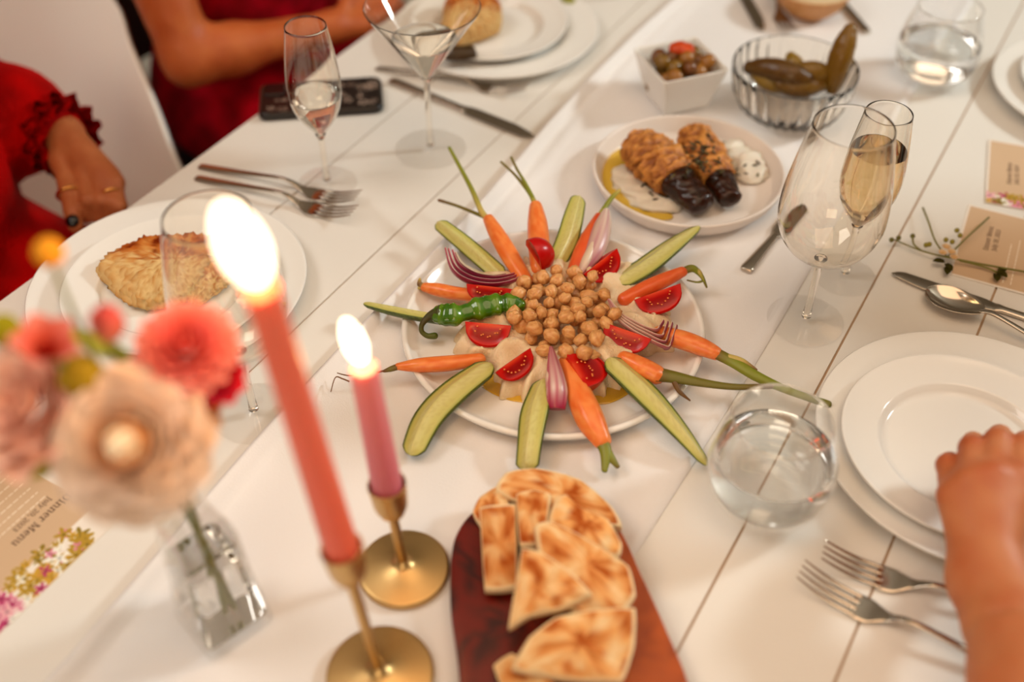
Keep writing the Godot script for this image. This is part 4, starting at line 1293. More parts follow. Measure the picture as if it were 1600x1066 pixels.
func bloom(called: String, label: String, at: Vector3, facing: Vector3, rows: Array, heart: Color, heart_r: float, stem_to: PackedVector3Array) -> Node3D:
	# rows: count, ring radius, tilt, petal length, width, cup, curl, root colour, tip colour, lift
	var t := thing(called, label, "flower", at)
	var bs := Basis(Quaternion(Vector3.UP, facing.normalized()))
	for ri in rows.size():
		var w: Array = rows[ri]
		var mesh := petal_mesh(w[3], w[4], w[5], w[6], w[7], w[8])
		for k in w[0]:
			var p := part("petal", mesh, M.petal, t)
			var a: float = TAU * k / w[0] + ri * 0.7
			var x := Basis(Vector3.UP, a) * Basis(Vector3.RIGHT, -w[2] + 0.08 * sin(k * 2.3 + ri))
			p.transform = Transform3D(bs * x, bs * (Vector3(sin(a), 0, cos(a)) * w[1] + Vector3.UP * w[9]))
	if heart_r > 0.0:
		var g := Geo.new()
		var hn := noise3(77, 260.0, 2)
		var rings := []
		var cols := []
		for i in 13:
			var th := PI * i / 12
			var r := PackedVector3Array()
			for j in 20:
				var d := Vector3(sin(th) * cos(TAU * j / 20), cos(th) * 0.7, sin(th) * sin(TAU * j / 20))
				r.append(bs * (d * heart_r * (1.0 + 0.12 * sin(j * 5.0) * sin(i * 3.0))))
			rings.append(r)
			cols.append(heart)
		g.loft(rings, cols, true, false, false)
		var cn := part("centre", g.mesh(), M.matt, t)
		cn.position = bs * Vector3(0, heart_r * 1.25, 0)
	if stem_to.size() > 1:
		var g := Geo.new()
		var sp := spline(stem_to, 24)
		g.tube(Array(shifted(sp, -at)), Array(ramp([0.0022, 0.002, 0.0022, 0.0024], 24)), cramp([Color(0.4, 0.45, 0.14), Color(0.36, 0.42, 0.1), Color(0.42, 0.46, 0.08)], 24), 10)
		part("stem", g.mesh(), M.food, t)
	return t


func flowers() -> void:
	var vb := Vector3(-0.2140, TY + 0.0014, 0.2985)
	# --- square tapering bottle vase
	var t := thing("bottle_vase", "square clear glass bottle vase holding the flowers, at the lower left", "vase", vb, 0.74)
	var outer := [[0.025, 0.0], [0.0275, 0.002], [0.028, 0.006], [0.0235, 0.06], [0.0215, 0.105], [0.019, 0.118], [0.0135, 0.13], [0.0115, 0.14], [0.0115, 0.156], [0.013, 0.160]]
	var inner := [[0.0115, 0.160], [0.0098, 0.155], [0.0098, 0.141], [0.0118, 0.131], [0.0172, 0.118], [0.0195, 0.104], [0.0215, 0.06], [0.0255, 0.012], [0.0215, 0.0095], [0.001, 0.0092]]
	var rings := []
	var cols := []
	for s in outer + inner:
		rings.append(round_square(s[0], s[1], 0.22 if s[1] < 0.12 else 1.0))
		cols.append(Color.WHITE)
	var g := Geo.new()
	g.loft(rings, cols)
	part("bottle", g.mesh(), pane(Color(0.7, 0.62, 0.5), 0.07), t)
	rim_bead(t, 0.0122, 0.1595, "lip")
	rings = []
	cols = []
	for s in [[0.021, 0.0102], [0.0249, 0.0128], [0.021, 0.06], [0.0203, 0.082], [0.0198, 0.0826], [0.001, 0.082]]:
		rings.append(round_square(s[0], s[1], 0.22))
		cols.append(Color.WHITE)
	g = Geo.new()
	g.loft(rings, cols)
	var w := solo("water", g.mesh(), M.water, "water in the square bottle vase", "water", vb, "water in the glasses")
	w.rotation.y = 0.74
	var neck := vb + Vector3(0, 0.155, 0)
	var mid := vb + Vector3(0.002, 0.09, 0.0)
	var low := vb + Vector3(0.004, 0.02, -0.004)
	var up := Vector3(0.05, 0.75, 0.62)
	# --- blooms
	var peach := Color(0.98, 0.89, 0.8)
	var cream := Color(0.99, 0.9, 0.83)
	var amber := Color(0.93, 0.64, 0.36)
	var a: Vector3 = Vector3(-0.2031, 1.0235, 0.3611)
	var rows := []
	for k in 8:
		var u := k / 7.0
		rows.append([5 + k, lerpf(0.004, 0.018, u), lerpf(1.4, 0.08, u), lerpf(0.015, 0.030, u), lerpf(0.009, 0.0185, u), lerpf(1.1, 0.6, u), lerpf(-0.1, 0.15, u), (amber if k < 3 else peach), amber.lerp(cream, clampf(u * 2.6 - 0.3, 0.0, 1.0)), lerpf(0.004, -0.006, u)])
	bloom("ranunculus", "big peach and cream many-petalled flower in front of the bottle vase", a, up, rows, Color(0.98, 0.93, 0.82), 0.0105, PackedVector3Array([a - up.normalized() * 0.012, neck.lerp(a, 0.3) + Vector3(0.0, 0.0, 0.0), neck + Vector3(0.002, 0, 0.003), mid, low]))
	var rose := Color(0.9, 0.4, 0.36)
	var red := Color(0.84, 0.1, 0.16)
	var pale := Color(0.97, 0.66, 0.62)
	a = Vector3(-0.1775, 1.0494, 0.3150)
	rows = []
	for k in 6:
		var u := k / 5.0
		rows.append([7 + k * 2, lerpf(0.002, 0.008, u), lerpf(1.35, 0.1, u), lerpf(0.014, 0.024, u), lerpf(0.004, 0.0068, u), 0.7, 0.05, red.lerp(rose, u * 0.6), rose.lerp(pale, u), lerpf(0.003, -0.004, u)])
	bloom("dahlia", "fluffy coral-pink flower at the upper right of the bouquet", a, Vector3(0.1, 0.8, 0.3), rows, red, 0.004, PackedVector3Array([a - Vector3(0, 0.01, 0.004), neck.lerp(a, 0.5), neck + Vector3(-0.003, 0, 0.001), mid + Vector3(0.003, 0, 0.002), low + Vector3(-0.002, 0.01, 0.004)]))
	a = Vector3(-0.1668, 1.0238, 0.3121)
	rows = [[8, 0.001, 0.9, 0.014, 0.0065, 0.8, 0.0, red, Color(0.86, 0.1, 0.2), 0.0], [9, 0.003, 0.4, 0.017, 0.007, 0.7, 0.1, red, Color(0.9, 0.2, 0.28), -0.002]]
	bloom("carnation", "deep red-pink flower tucked under the fluffy coral-pink one", a, Vector3(0.4, 0.6, 0.5), rows, red, 0.003, PackedVector3Array([a, neck.lerp(a, 0.5), neck, mid, low]))
	a = Vector3(-0.2621, 1.0269, 0.3369)
	rows = []
	for k in 5:
		var u := k / 4.0
		rows.append([5 + k, lerpf(0.003, 0.012, u), lerpf(1.2, 0.15, u), lerpf(0.018, 0.036, u), lerpf(0.009, 0.016, u), 0.7, 0.1, Color(0.98, 0.72, 0.63), Color(0.99, 0.81, 0.73), lerpf(0.003, -0.004, u)])
	bloom("lisianthus", "pale blush flower cut off by the left border", a, Vector3(-0.3, 0.8, 0.4), rows, Color(0.7, 0.3, 0.15), 0.005, PackedVector3Array([a - Vector3(0, 0.01, 0), neck.lerp(a, 0.5) + Vector3(0, 0.01, 0), neck + Vector3(-0.004, 0, 0), mid, low + Vector3(-0.006, 0, 0.003)]))
	a = Vector3(-0.2407, 1.0678, 0.3390)
	rows = [[5, 0.002, 0.75, 0.024, 0.009, 0.6, 0.1, Color(0.75, 0.2, 0.12), Color(0.92, 0.6, 0.55), 0.0]]
	bloom("small_pink_flower", "small pink flower with a dark red heart, at the left above the blush one", a, Vector3(0.2, 0.9, 0.1), rows, Color(0.5, 0.06, 0.03), 0.0045, PackedVector3Array([a, neck.lerp(a, 0.5) + Vector3(0, 0.02, 0), neck, mid]))
	a = Vector3(-0.2135, 1.0666, 0.3262)
	rows = [[4, 0.001, 1.2, 0.022, 0.0095, 0.7, -0.1, Color(0.8, 0.5, 0.4), Color(0.86, 0.36, 0.36), 0.0]]
	bloom("closed_pink_bud", "rose-pink half-open bud between the small pink flower and the coral one", a, Vector3(0.15, 0.95, -0.3), rows, Color(0.8, 0.5, 0.3), 0.004, PackedVector3Array([a, neck.lerp(a, 0.5) + Vector3(0, 0.02, 0), neck, mid]))
	a = Vector3(-0.1824, 1.0013, 0.3199)
	rows = [[9, 0.002, 0.35, 0.017, 0.006, 0.6, 0.15, Color(0.86, 0.52, 0.2), Color(0.92, 0.68, 0.4), 0.0]]
	bloom("orange_flower", "small orange-yellow flower with a brown heart, under the deep red-pink one", a, Vector3(0.3, 0.6, 0.7), rows, Color(0.5, 0.18, 0.04), 0.005, PackedVector3Array([a, neck.lerp(a, 0.5), neck, mid]))
	# leaves at the left of the bouquet
	for q in [[Vector3(-0.2146, 0.9810, 0.3396), 2.6, "pale green leaf below the big peach flower, pointing left"], [Vector3(-0.2167, 1.0315, 0.3045), -1.1, "thin green leaf behind the rose-pink bud"]]:
		var lf := solo("leaf", petal_mesh(0.05, 0.006, 0.5, 0.15, Color(0.5, 0.52, 0.16), Color(0.74, 0.72, 0.32)), M.petal, q[2], "leaf", q[0])
		lf.rotation = Vector3(-0.2, q[1] - PI * 0.25, 0)
	# round yellow heads and green buds
	var ball := func(called: String, label: String, at: Vector3, r: float, c0: Color, c1: Color, stem: PackedVector3Array) -> void:
		var bt: Node3D = thing(called, label, "flower", at)
		var bg := Geo.new()
		var bn := noise3(31, 900.0, 2)
		var br := []
		var bc := []
		for i in 15:
			var th := PI * i / 14
			var r2 := PackedVector3Array()
			var c2 := PackedColorArray()
			for j in 24:
				var d := Vector3(sin(th) * cos(TAU * j / 24), cos(th), sin(th) * sin(TAU * j / 24))
				r2.append(d * r * (1.0 + 0.08 * bn.get_noise_3dv(d)))
				c2.append(c0.lerp(c1, 0.5 + 0.5 * bn.get_noise_3dv(d * 0.7)))
			br.append(r2)
			bc.append(c2)
		bg.loft(br, bc, true, false, false)
		part("head", bg.mesh(), M.matt, bt)
		var sg := Geo.new()
		sg.tube(Array(shifted(spline(stem, 24), -at)), Array(ramp([0.0013, 0.0014, 0.0016], 24)), cramp([Color(0.45, 0.47, 0.16), Color(0.38, 0.42, 0.1)], 24), 8)
		part("stem", sg.mesh(), M.food, bt)
	a = Vector3(-0.2361, 1.1128, 0.3093)
	(ball as Callable).call("yellow_button_flower", "round yellow button flower rising above the rest of the bouquet at the left", a, 0.0078, Color(0.92, 0.66, 0.2), Color(0.88, 0.56, 0.12), PackedVector3Array([a, Vector3(-0.2299, 1.0846, 0.3199), Vector3(-0.2167, 1.0182, 0.3314), neck, mid]))
	a = Vector3(-0.2309, 1.0453, 0.3329)
	(ball as Callable).call("green_bud", "plump yellow-green bud just above the big peach flower", a, 0.0125, Color(0.68, 0.56, 0.17), Color(0.6, 0.5, 0.1), PackedVector3Array([a, Vector3(-0.2203, 1.0056, 0.3297), neck, mid]))
	a = Vector3(-0.2775, 1.0567, 0.3080)
	(ball as Callable).call("green_bud", "yellow-green bud at the left border above the blush flower", a, 0.009, Color(0.66, 0.6, 0.12), Color(0.56, 0.54, 0.08), PackedVector3Array([a, Vector3(-0.2446, 1.0256, 0.3381), Vector3(-0.2202, 0.9902, 0.3307), neck]))
	a = Vector3(-0.2051, 1.0212, 0.3146)
	(ball as Callable).call("green_bud", "dark green-brown bud between the peach flower and the coral one", a, 0.0105, Color(0.34, 0.25, 0.09), Color(0.25, 0.18, 0.06), PackedVector3Array([a, Vector3(-0.2082, 0.9831, 0.3097), neck, mid]))
	a = Vector3(-0.2690, 0.9895, 0.3452)
	(ball as Callable).call("green_bud", "yellow-green bud hanging at the left over the menu card", a, 0.0095, Color(0.68, 0.62, 0.22), Color(0.6, 0.55, 0.14), PackedVector3Array([a, Vector3(-0.2458, 0.9876, 0.3332), Vector3(-0.2196, 0.9668, 0.3255), neck, mid]))


func round_square(half: float, y: float, sharp: float) -> PackedVector3Array:
	# sharp 1.0 is a circle, towards 0 a square with small round corners
	var r := PackedVector3Array()
	var cr := half * sharp
	for q in 4:
		var a := PI / 4 + PI / 2 * q
		var c := Vector2(signf(cos(a)), signf(sin(a))) * (half - cr)
		for k in 7:
			var b := a - PI / 4 + PI / 12 * k
			r.append(Vector3(c.x + cos(b) * cr, y, c.y + sin(b) * cr))
	return r


func crust(p: Vector3, n: FastNoiseLite, base: Color, dark: Color, light: Color) -> Color:
	var a := n.get_noise_3d(p.x * 52.0, p.y * 52.0, p.z * 52.0) * 1.5
	var b := n.get_noise_3d(p.x * 160.0 + 9.0, p.y * 160.0, p.z * 160.0)
	var c := base.lerp(light, clampf(-a * 1.8 + 0.1, 0.0, 1.0))
	return c.lerp(dark, clampf(a * 1.6 + b * 0.7 - 0.15, 0.0, 1.0))


func pita(corners: PackedVector3Array, thick: float, label: String, sd: int, round_edges := 3, tone := 0.0) -> void:
	# wedge of flatbread: outline through the corners, puffed top, browned in blotches, pale crumb at the cut
	var out := PackedVector3Array()
	var k := corners.size()
	for i in k:
		for s in 7:
			var t := s / 7.0
			var p := corners[i].lerp(corners[(i + 1) % k], t)
			var q := corners[i].cubic_interpolate(corners[(i + 1) % k], corners[(i + k - 1) % k], corners[(i + 2) % k], t)
			out.append(p.lerp(q, round_edges / 10.0))
	var mid := Vector3.ZERO
	for p in out:
		mid += p / out.size()
	var n := Vector3.ZERO
	for i in out.size():
		n += (out[i] - mid).cross(out[(i + 1) % out.size()] - mid)
	n = n.normalized()
	if n.y < 0.0:
		n = -n
	var nz := noise3(sd, 1.0, 3)
	var base := Color(0.87, 0.61, 0.36).lerp(Color(0.7, 0.37, 0.16), tone)
	var dark := Color(0.66, 0.32, 0.12)
	var light := Color(0.92, 0.78, 0.58).lerp(base, tone)
	var crumb := Color(0.93, 0.83, 0.66)
	var g := Geo.new()
	var rings := []
	var cols := []
	for s in [[0.94, -1.0, 2], [1.0, -0.9, 2], [1.005, -0.5, 1], [1.0, -0.15, 1], [0.985, 0.0, 1], [0.95, 0.08, 1], [0.91, 0.12, 0], [0.8, 0.22, 0], [0.62, 0.3, 0], [0.42, 0.33, 0], [0.2, 0.34, 0], [0.02, 0.34, 0]]:
		var r := PackedVector3Array()
		var cc := PackedColorArray()
		for p in out:
			var q := mid.lerp(p, s[0])
			var bump := nz.get_noise_3d(q.x * 75.0, 3.0, q.z * 75.0) * 0.35 * (1.0 if s[2] == 0 else 0.1)
			q += n * thick * (s[1] + bump)
			r.append(q - mid)
			cc.append(crumb if s[2] == 1 else crust(q, nz, base, dark, light))
		rings.append(r)
		cols.append(cc)
	g.loft(rings, cols)
	solo("flatbread_wedge", g.mesh(), M.bread, label, "bread", mid, "flatbread wedges on the board")


func torn_loaf(label: String, outline: PackedVector3Array, height: float, ridge: Vector3, sd: int) -> void:
	# torn piece of flatbread standing on its crust: brown top, pale torn sides
	var out := spline(outline + PackedVector3Array([outline[0]]), 141)
	out.remove_at(140)
	var mid := Vector3.ZERO
	for p in out:
		mid += p / 140.0
	var nz := noise3(sd, 1.0, 3)
	var g := Geo.new()
	var rings := []
	var cols := []
	for s in [[0.93, 0.0], [1.0, 0.06], [1.02, 0.2], [1.02, 0.35], [1.0, 0.5], [0.98, 0.65], [0.96, 0.78], [0.92, 0.88], [0.86, 0.95], [0.79, 1.0], [0.72, 1.03], [0.64, 1.05], [0.56, 1.06], [0.48, 1.07], [0.4, 1.08], [0.32, 1.08], [0.24, 1.08], [0.16, 1.08], [0.08, 1.08], [0.01, 1.08]]:
		var r := PackedVector3Array()
		var cc := PackedColorArray()
		for p in out:
			var q := mid.lerp(p, s[0])
			var far := clampf((mid.z - q.z) / 0.03 * 0.5 + 0.5, 0.0, 1.0)
			q.y += height * s[1] * (0.55 + 0.45 * far)
			var bump := nz.get_noise_3d(q.x * 190.0, q.y * 190.0, q.z * 190.0)
			q += (q - mid).normalized() * bump * 0.005 * smoothstep(0.5, 0.95, s[0]) + Vector3.UP * (0.4 * bump * 0.004) + Vector3.UP * nz.get_noise_3d(q.x * 60.0, 5.0, q.z * 60.0) * 0.006 * smoothstep(0.5, 1.0, s[1])
			r.append(q - mid)
			var top := smoothstep(0.72, 0.95, s[1])
			var cb := crust(q, nz, Color(0.72, 0.38, 0.14), Color(0.45, 0.15, 0.04), Color(0.83, 0.6, 0.33))
			var cr := Color(0.85, 0.72, 0.5).lerp(Color(0.74, 0.52, 0.28), clampf(bump * 1.5 + 0.2, 0.0, 1.0))
			cc.append(cr.lerp(cb, clampf(top * smoothstep(0.3, 0.62, far + 0.5 * bump) + (far - 0.75) * 2.0, 0.0, 1.0)))
		rings.append(r)
		cols.append(cc)
	g.loft(rings, cols)
	solo("torn_bread", g.mesh(), M.bread, label, "bread", mid)


func bread() -> void:
	# --- olive-wood board
	var ol := spline(PackedVector3Array([Vector3(-0.0467, 0.7680, 0.2610), Vector3(-0.0438, 0.7680, 0.2344), Vector3(-0.0294, 0.7680, 0.2103), Vector3(0.0000, 0.7680, 0.1924), Vector3(0.0412, 0.7680, 0.1924), Vector3(0.0795, 0.7680, 0.2203), Vector3(0.0982, 0.7680, 0.2724), Vector3(0.1129, 0.7680, 0.3213), Vector3(0.1238, 0.7680, 0.3661), Vector3(0.1216, 0.7680, 0.4205), Vector3(0.0953, 0.7680, 0.4735), Vector3(0.0388, 0.7680, 0.4961), Vector3(-0.0079, 0.7680, 0.4774), Vector3(-0.0302, 0.7680, 0.4205), Vector3(-0.0378, 0.7680, 0.3466), Vector3(-0.0451, 0.7680, 0.3001), Vector3(-0.0467, 0.7680, 0.2610)]), 97)
	ol.remove_at(96)
	var mid := Vector3.ZERO
	for p in ol:
		mid += p / 96.0
	mid.y = TY + H0
	var nz := noise3(51, 1.0, 3)
	var g := Geo.new()
	var rings := []
	var cols := []
	for s in [[0.97, 0.0], [0.995, 0.0012], [1.0, 0.004], [1.0, 0.013], [0.993, 0.0152], [0.975, 0.016], [0.9, 0.016], [0.8, 0.016], [0.7, 0.016], [0.6, 0.016], [0.5, 0.016], [0.4, 0.016], [0.3, 0.016], [0.2, 0.016], [0.1, 0.016], [0.01, 0.016]]:
		var r := PackedVector3Array()
		var cc := PackedColorArray()
		for p in ol:
			var q := mid.lerp(Vector3(p.x, mid.y, p.z), s[0])
			var x := q.x - mid.x + 0.12 * (q.z - mid.z)
			var grain := nz.get_noise_2d((x + 0.01 * nz.get_noise_2d(q.x * 12.0, q.z * 12.0)) * 160.0, q.z * 9.0)
			var heart := smoothstep(0.025, -0.03, x + 0.012 * nz.get_noise_2d(3.0, q.z * 30.0))
			var col := Color(0.68, 0.31, 0.1).lerp(Color(0.55, 0.22, 0.07), clampf(grain * 1.4 + 0.3, 0.0, 1.0))
			var deep := Color(0.42, 0.07, 0.035).lerp(Color(0.2, 0.04, 0.03), clampf(grain * 2.2, 0.0, 1.0))
			r.append(q + Vector3.UP * s[1] - mid)
			cc.append(col.lerp(deep, heart))
		rings.append(r)
		cols.append(cc)
	g.loft(rings, cols)
	solo("bread_board", g.mesh(), painted(0.38), "rounded two-toned wooden board under the flatbread wedges", "board", mid)
	# --- flatbread wedges
	pita(PackedVector3Array([Vector3(-0.0121, 0.7840, 0.2050), Vector3(-0.0051, 0.7860, 0.1873), Vector3(0.0194, 0.7880, 0.1843), Vector3(0.0532, 0.7870, 0.1946), Vector3(0.0771, 0.7840, 0.2187), Vector3(0.0846, 0.7800, 0.2353), Vector3(0.0639, 0.7820, 0.2343), Vector3(0.0247, 0.7840, 0.2249)]), 0.009, "rear flatbread wedge with a scorched curved edge, at the back of the board", 3, 6)
	pita(PackedVector3Array([Vector3(-0.0309, 0.7780, 0.2204), Vector3(-0.0252, 0.7790, 0.2061), Vector3(-0.0092, 0.7800, 0.1948), Vector3(-0.0020, 0.7810, 0.2164), Vector3(-0.0098, 0.7780, 0.2386), Vector3(-0.0238, 0.7760, 0.2323)]), 0.008, "small flatbread piece peeking out at the far left of the board", 4, 4)
	pita(PackedVector3Array([Vector3(-0.0250, 0.7920, 0.2261), Vector3(0.0029, 0.7940, 0.2245), Vector3(0.0037, 0.7820, 0.2917), Vector3(-0.0201, 0.7800, 0.2926)]), 0.009, "straight-cut flatbread wedge standing at the left of the pile", 5, 1, 0.25)
	pita(PackedVector3Array([Vector3(0.0030, 0.7960, 0.2169), Vector3(0.0168, 0.7970, 0.2133), Vector3(0.0295, 0.7980, 0.2184), Vector3(0.0238, 0.7930, 0.2612), Vector3(0.0057, 0.7900, 0.2602)]), 0.009, "narrow flatbread wedge right of the straight-cut one", 6, 2, 0.1)
	pita(PackedVector3Array([Vector3(0.0333, 0.7980, 0.2233), Vector3(0.0412, 0.8000, 0.2206), Vector3(0.0510, 0.7990, 0.2314), Vector3(0.0725, 0.7960, 0.2411), Vector3(0.0820, 0.7920, 0.2604), Vector3(0.0788, 0.7880, 0.2691), Vector3(0.0593, 0.7920, 0.2650), Vector3(0.0279, 0.7960, 0.2459)]), 0.008, "pale blistered flatbread wedge at the right of the pile", 7, 5, -0.3)
	pita(PackedVector3Array([Vector3(0.0170, 0.8060, 0.2544), Vector3(0.0275, 0.8070, 0.2505), Vector3(0.0472, 0.8050, 0.2594), Vector3(0.0700, 0.8020, 0.2743), Vector3(0.0856, 0.7960, 0.2835), Vector3(0.0891, 0.7900, 0.3034), Vector3(0.0771, 0.7880, 0.3189), Vector3(0.0450, 0.7940, 0.3216), Vector3(0.0230, 0.8000, 0.2939)]), 0.009, "large flatbread wedge in the middle of the pile, its arc towards the tumbler", 8, 4)
	pita(PackedVector3Array([Vector3(0.0069, 0.8160, 0.2808), Vector3(0.0210, 0.8160, 0.2841), Vector3(0.0407, 0.8130, 0.2983), Vector3(0.0560, 0.8080, 0.3140), Vector3(0.0356, 0.8050, 0.3234), Vector3(0.0124, 0.8020, 0.3276), Vector3(-0.0027, 0.7980, 0.3353), Vector3(0.0027, 0.8080, 0.3045)]), 0.010, "triangular flatbread wedge on top of the pile, pointing up", 9, 2)
	pita(PackedVector3Array([Vector3(0.0000, 0.7900, 0.3619), Vector3(0.0115, 0.7960, 0.3411), Vector3(0.0303, 0.8000, 0.3274), Vector3(0.0581, 0.8020, 0.3225), Vector3(0.0865, 0.8000, 0.3203), Vector3(0.0847, 0.7920, 0.3456), Vector3(0.0746, 0.7860, 0.3692), Vector3(0.0347, 0.7860, 0.3673)]), 0.010, "front flatbread wedge with a rounded left edge, nearest the camera", 10, 3, -0.1)
	pita(PackedVector3Array([Vector3(-0.0134, 0.7740, 0.3500), Vector3(0.0000, 0.7760, 0.3413), Vector3(0.0263, 0.7800, 0.3631), Vector3(0.0430, 0.7780, 0.3854), Vector3(0.0129, 0.7740, 0.3925), Vector3(-0.0044, 0.7720, 0.3730)]), 0.009, "flatbread piece cut off by the near border, under the front wedge", 11, 3)
	# --- torn bread on the plates
	var sy := 0.0165
	torn_loaf("torn piece of golden flatbread with a pale open crumb, on the left plates", PackedVector3Array([Vector3(-0.4041, 0.7680, -0.0722), Vector3(-0.3875, 0.7680, -0.0955), Vector3(-0.3595, 0.7680, -0.1115), Vector3(-0.3089, 0.7680, -0.1155), Vector3(-0.2733, 0.7680, -0.1035), Vector3(-0.2698, 0.7680, -0.0838), Vector3(-0.2947, 0.7680, -0.0760), Vector3(-0.3114, 0.7680, -0.0367), Vector3(-0.3416, 0.7680, -0.0223), Vector3(-0.3729, 0.7680, -0.0385)]), 0.024, Vector3.UP, 61)
	torn_loaf("thin slice of pale bread beside the torn golden piece, behind the wine glass", PackedVector3Array([Vector3(-0.3126, 0.7680, -0.0367), Vector3(-0.3111, 0.7680, -0.0646), Vector3(-0.2868, 0.7680, -0.0838), Vector3(-0.2674, 0.7680, -0.0916), Vector3(-0.2665, 0.7680, -0.0722), Vector3(-0.2854, 0.7680, -0.0440), Vector3(-0.2998, 0.7680, -0.0276)]), 0.011, Vector3.UP, 62)
	torn_loaf("golden bread roll on the far plates, seen through the cocktail glass", PackedVector3Array([Vector3(-0.0898, 0.7680, -0.5295), Vector3(-0.0842, 0.7680, -0.5901), Vector3(-0.0511, 0.7680, -0.6146), Vector3(-0.0185, 0.7680, -0.5901), Vector3(-0.0165, 0.7680, -0.5526), Vector3(-0.0408, 0.7680, -0.5295), Vector3(-0.0691, 0.7680, -0.5198)]), 0.036, Vector3.UP, 63)
	dollop("stuffed_leaf", PackedVector3Array([Vector3(-0.0870, 0.7800, -0.4793), Vector3(-0.0670, 0.7810, -0.4744), Vector3(-0.0444, 0.7800, -0.4824)]), [0.010, 0.0125, 0.011], Color(0.24, 0.16, 0.05), "dark green-brown rolled morsel in front of the bread roll on the far plates", "food", 15, M.wet, 0.9, 0.1)


func blossom_print(w: int, h: int, sd: int, border: Array, panel: Color) -> ImageTexture:
	# flat print: a tan panel and a band of blossoms along the given edges
	var im := Image.create(w, h, false, Image.FORMAT_RGB8)
	im.fill(Color(0.93, 0.9, 0.86))
	var b: Array = border
	im.fill_rect(Rect2i(b[0], b[1], w - b[0] - b[2], h - b[1] - b[3]), panel)
	var r := RandomNumberGenerator.new()
	r.seed = sd
	var inks := [Color(0.86, 0.52, 0.62), Color(0.72, 0.22, 0.42), Color(0.7, 0.56, 0.16), Color(0.55, 0.46, 0.12), Color(0.95, 0.94, 0.9), Color(0.8, 0.62, 0.2), Color(0.9, 0.66, 0.7)]
	for k in b[4]:
		var x := 0
		var y := 0
		if b[5] == "top":
			x = int(r.randf_range(w * 0.22, w))
			y = int(r.randf() * b[1] * 1.15)
		else:
			x = int(r.randf() * b[0] * 1.1)
			y = int(r.randf() * h)
		var rad := r.randf_range(4.0, 10.0)
		var col: Color = inks[r.randi() % inks.size()]
		if b[5] == "top":
			col = inks[[0, 0, 1, 6, 4][r.randi() % 5]] if (x > w * 0.72 or r.randf() < 0.16) else inks[[2, 2, 3, 5, 4][r.randi() % 5]]
		for yy in range(maxi(0, y - 10), mini(h, y + 11)):
			for xx in range(maxi(0, x - 10), mini(w, x + 11)):
				var d := Vector2(xx - x, yy - y)
				var q := rad * (0.65 + 0.35 * cos(d.angle() * 5.0 + k))
				if d.length() < q:
					im.set_pixel(xx, yy, col.darkened(0.25) if d.length() < rad * 0.2 else col)
	return ImageTexture.create_from_image(im)


func card(label: String, at: Vector3, yaw: float, w: float, h: float, tex: Texture2D, title: String, date: String, tx: float, ty: float, size: float, rules: Array, called := "menu_card") -> Node3D:
	# lies flat; local +x is the reading direction, -z is the top of the card
	var t := thing(called, label, "menu card", at, yaw, "printed menu cards")
	var b := bevel_box(Vector3(w, 0.0007, h), 0.0003)
	part("card", b.mesh(), flat(Color(0.93, 0.9, 0.86), 0.8), t)
	var g := Geo.new()
	for c in [[-1, -1], [1, -1], [1, 1], [-1, 1]]:
		g.vert(Vector3(c[0] * (w / 2 - 0.0006), 0.00045, c[1] * (h / 2 - 0.0006)), Color.WHITE, Vector2(c[0] * 0.5 + 0.5, c[1] * 0.5 + 0.5))
	g.quad(0, 1, 2, 3)
	var m := flat(Color.WHITE, 0.85)
	m.albedo_texture = tex
	part("print", g.mesh(false), m, t)
	var f := SystemFont.new()
	f.font_names = PackedStringArray(["Droid Serif"])
	for s in [[title, size, ty], [date, size * 0.55, ty + size * 1.15]]:
		var tm := TextMesh.new()
		tm.text = s[0]
		tm.font = f
		tm.font_size = 64
		tm.pixel_size = s[1] / 64.0
		tm.depth = 0.0001
		var l := part("lettering", tm, flat(Color(0.3, 0.17, 0.1), 0.8), t)
		l.rotation.x = -PI / 2
		l.position = Vector3(tx, 0.0006, s[2])
	# lines of fine white print, too small to read
	var lines := Geo.new()
	var r := RandomNumberGenerator.new()
	r.seed = 4
	for k in rules.size():
		var x0: float = rules[k][0]
		var x1: float = rules[k][1]
		var z: float = rules[k][2]
		var x := x0
		while x < x1:
			var d := minf(r.randf_range(0.002, 0.006), x1 - x)
			var bx := bevel_box(Vector3(d, 0.0001, 0.0011), 0.00003)
			bx.moved(Vector3(x + d / 2, 0.0006, z))
			lines.append(bx)
			x += d + 0.0011
	part("fine_print", lines.mesh(), flat(Color(0.93, 0.87, 0.78), 0.8), t)
	return t


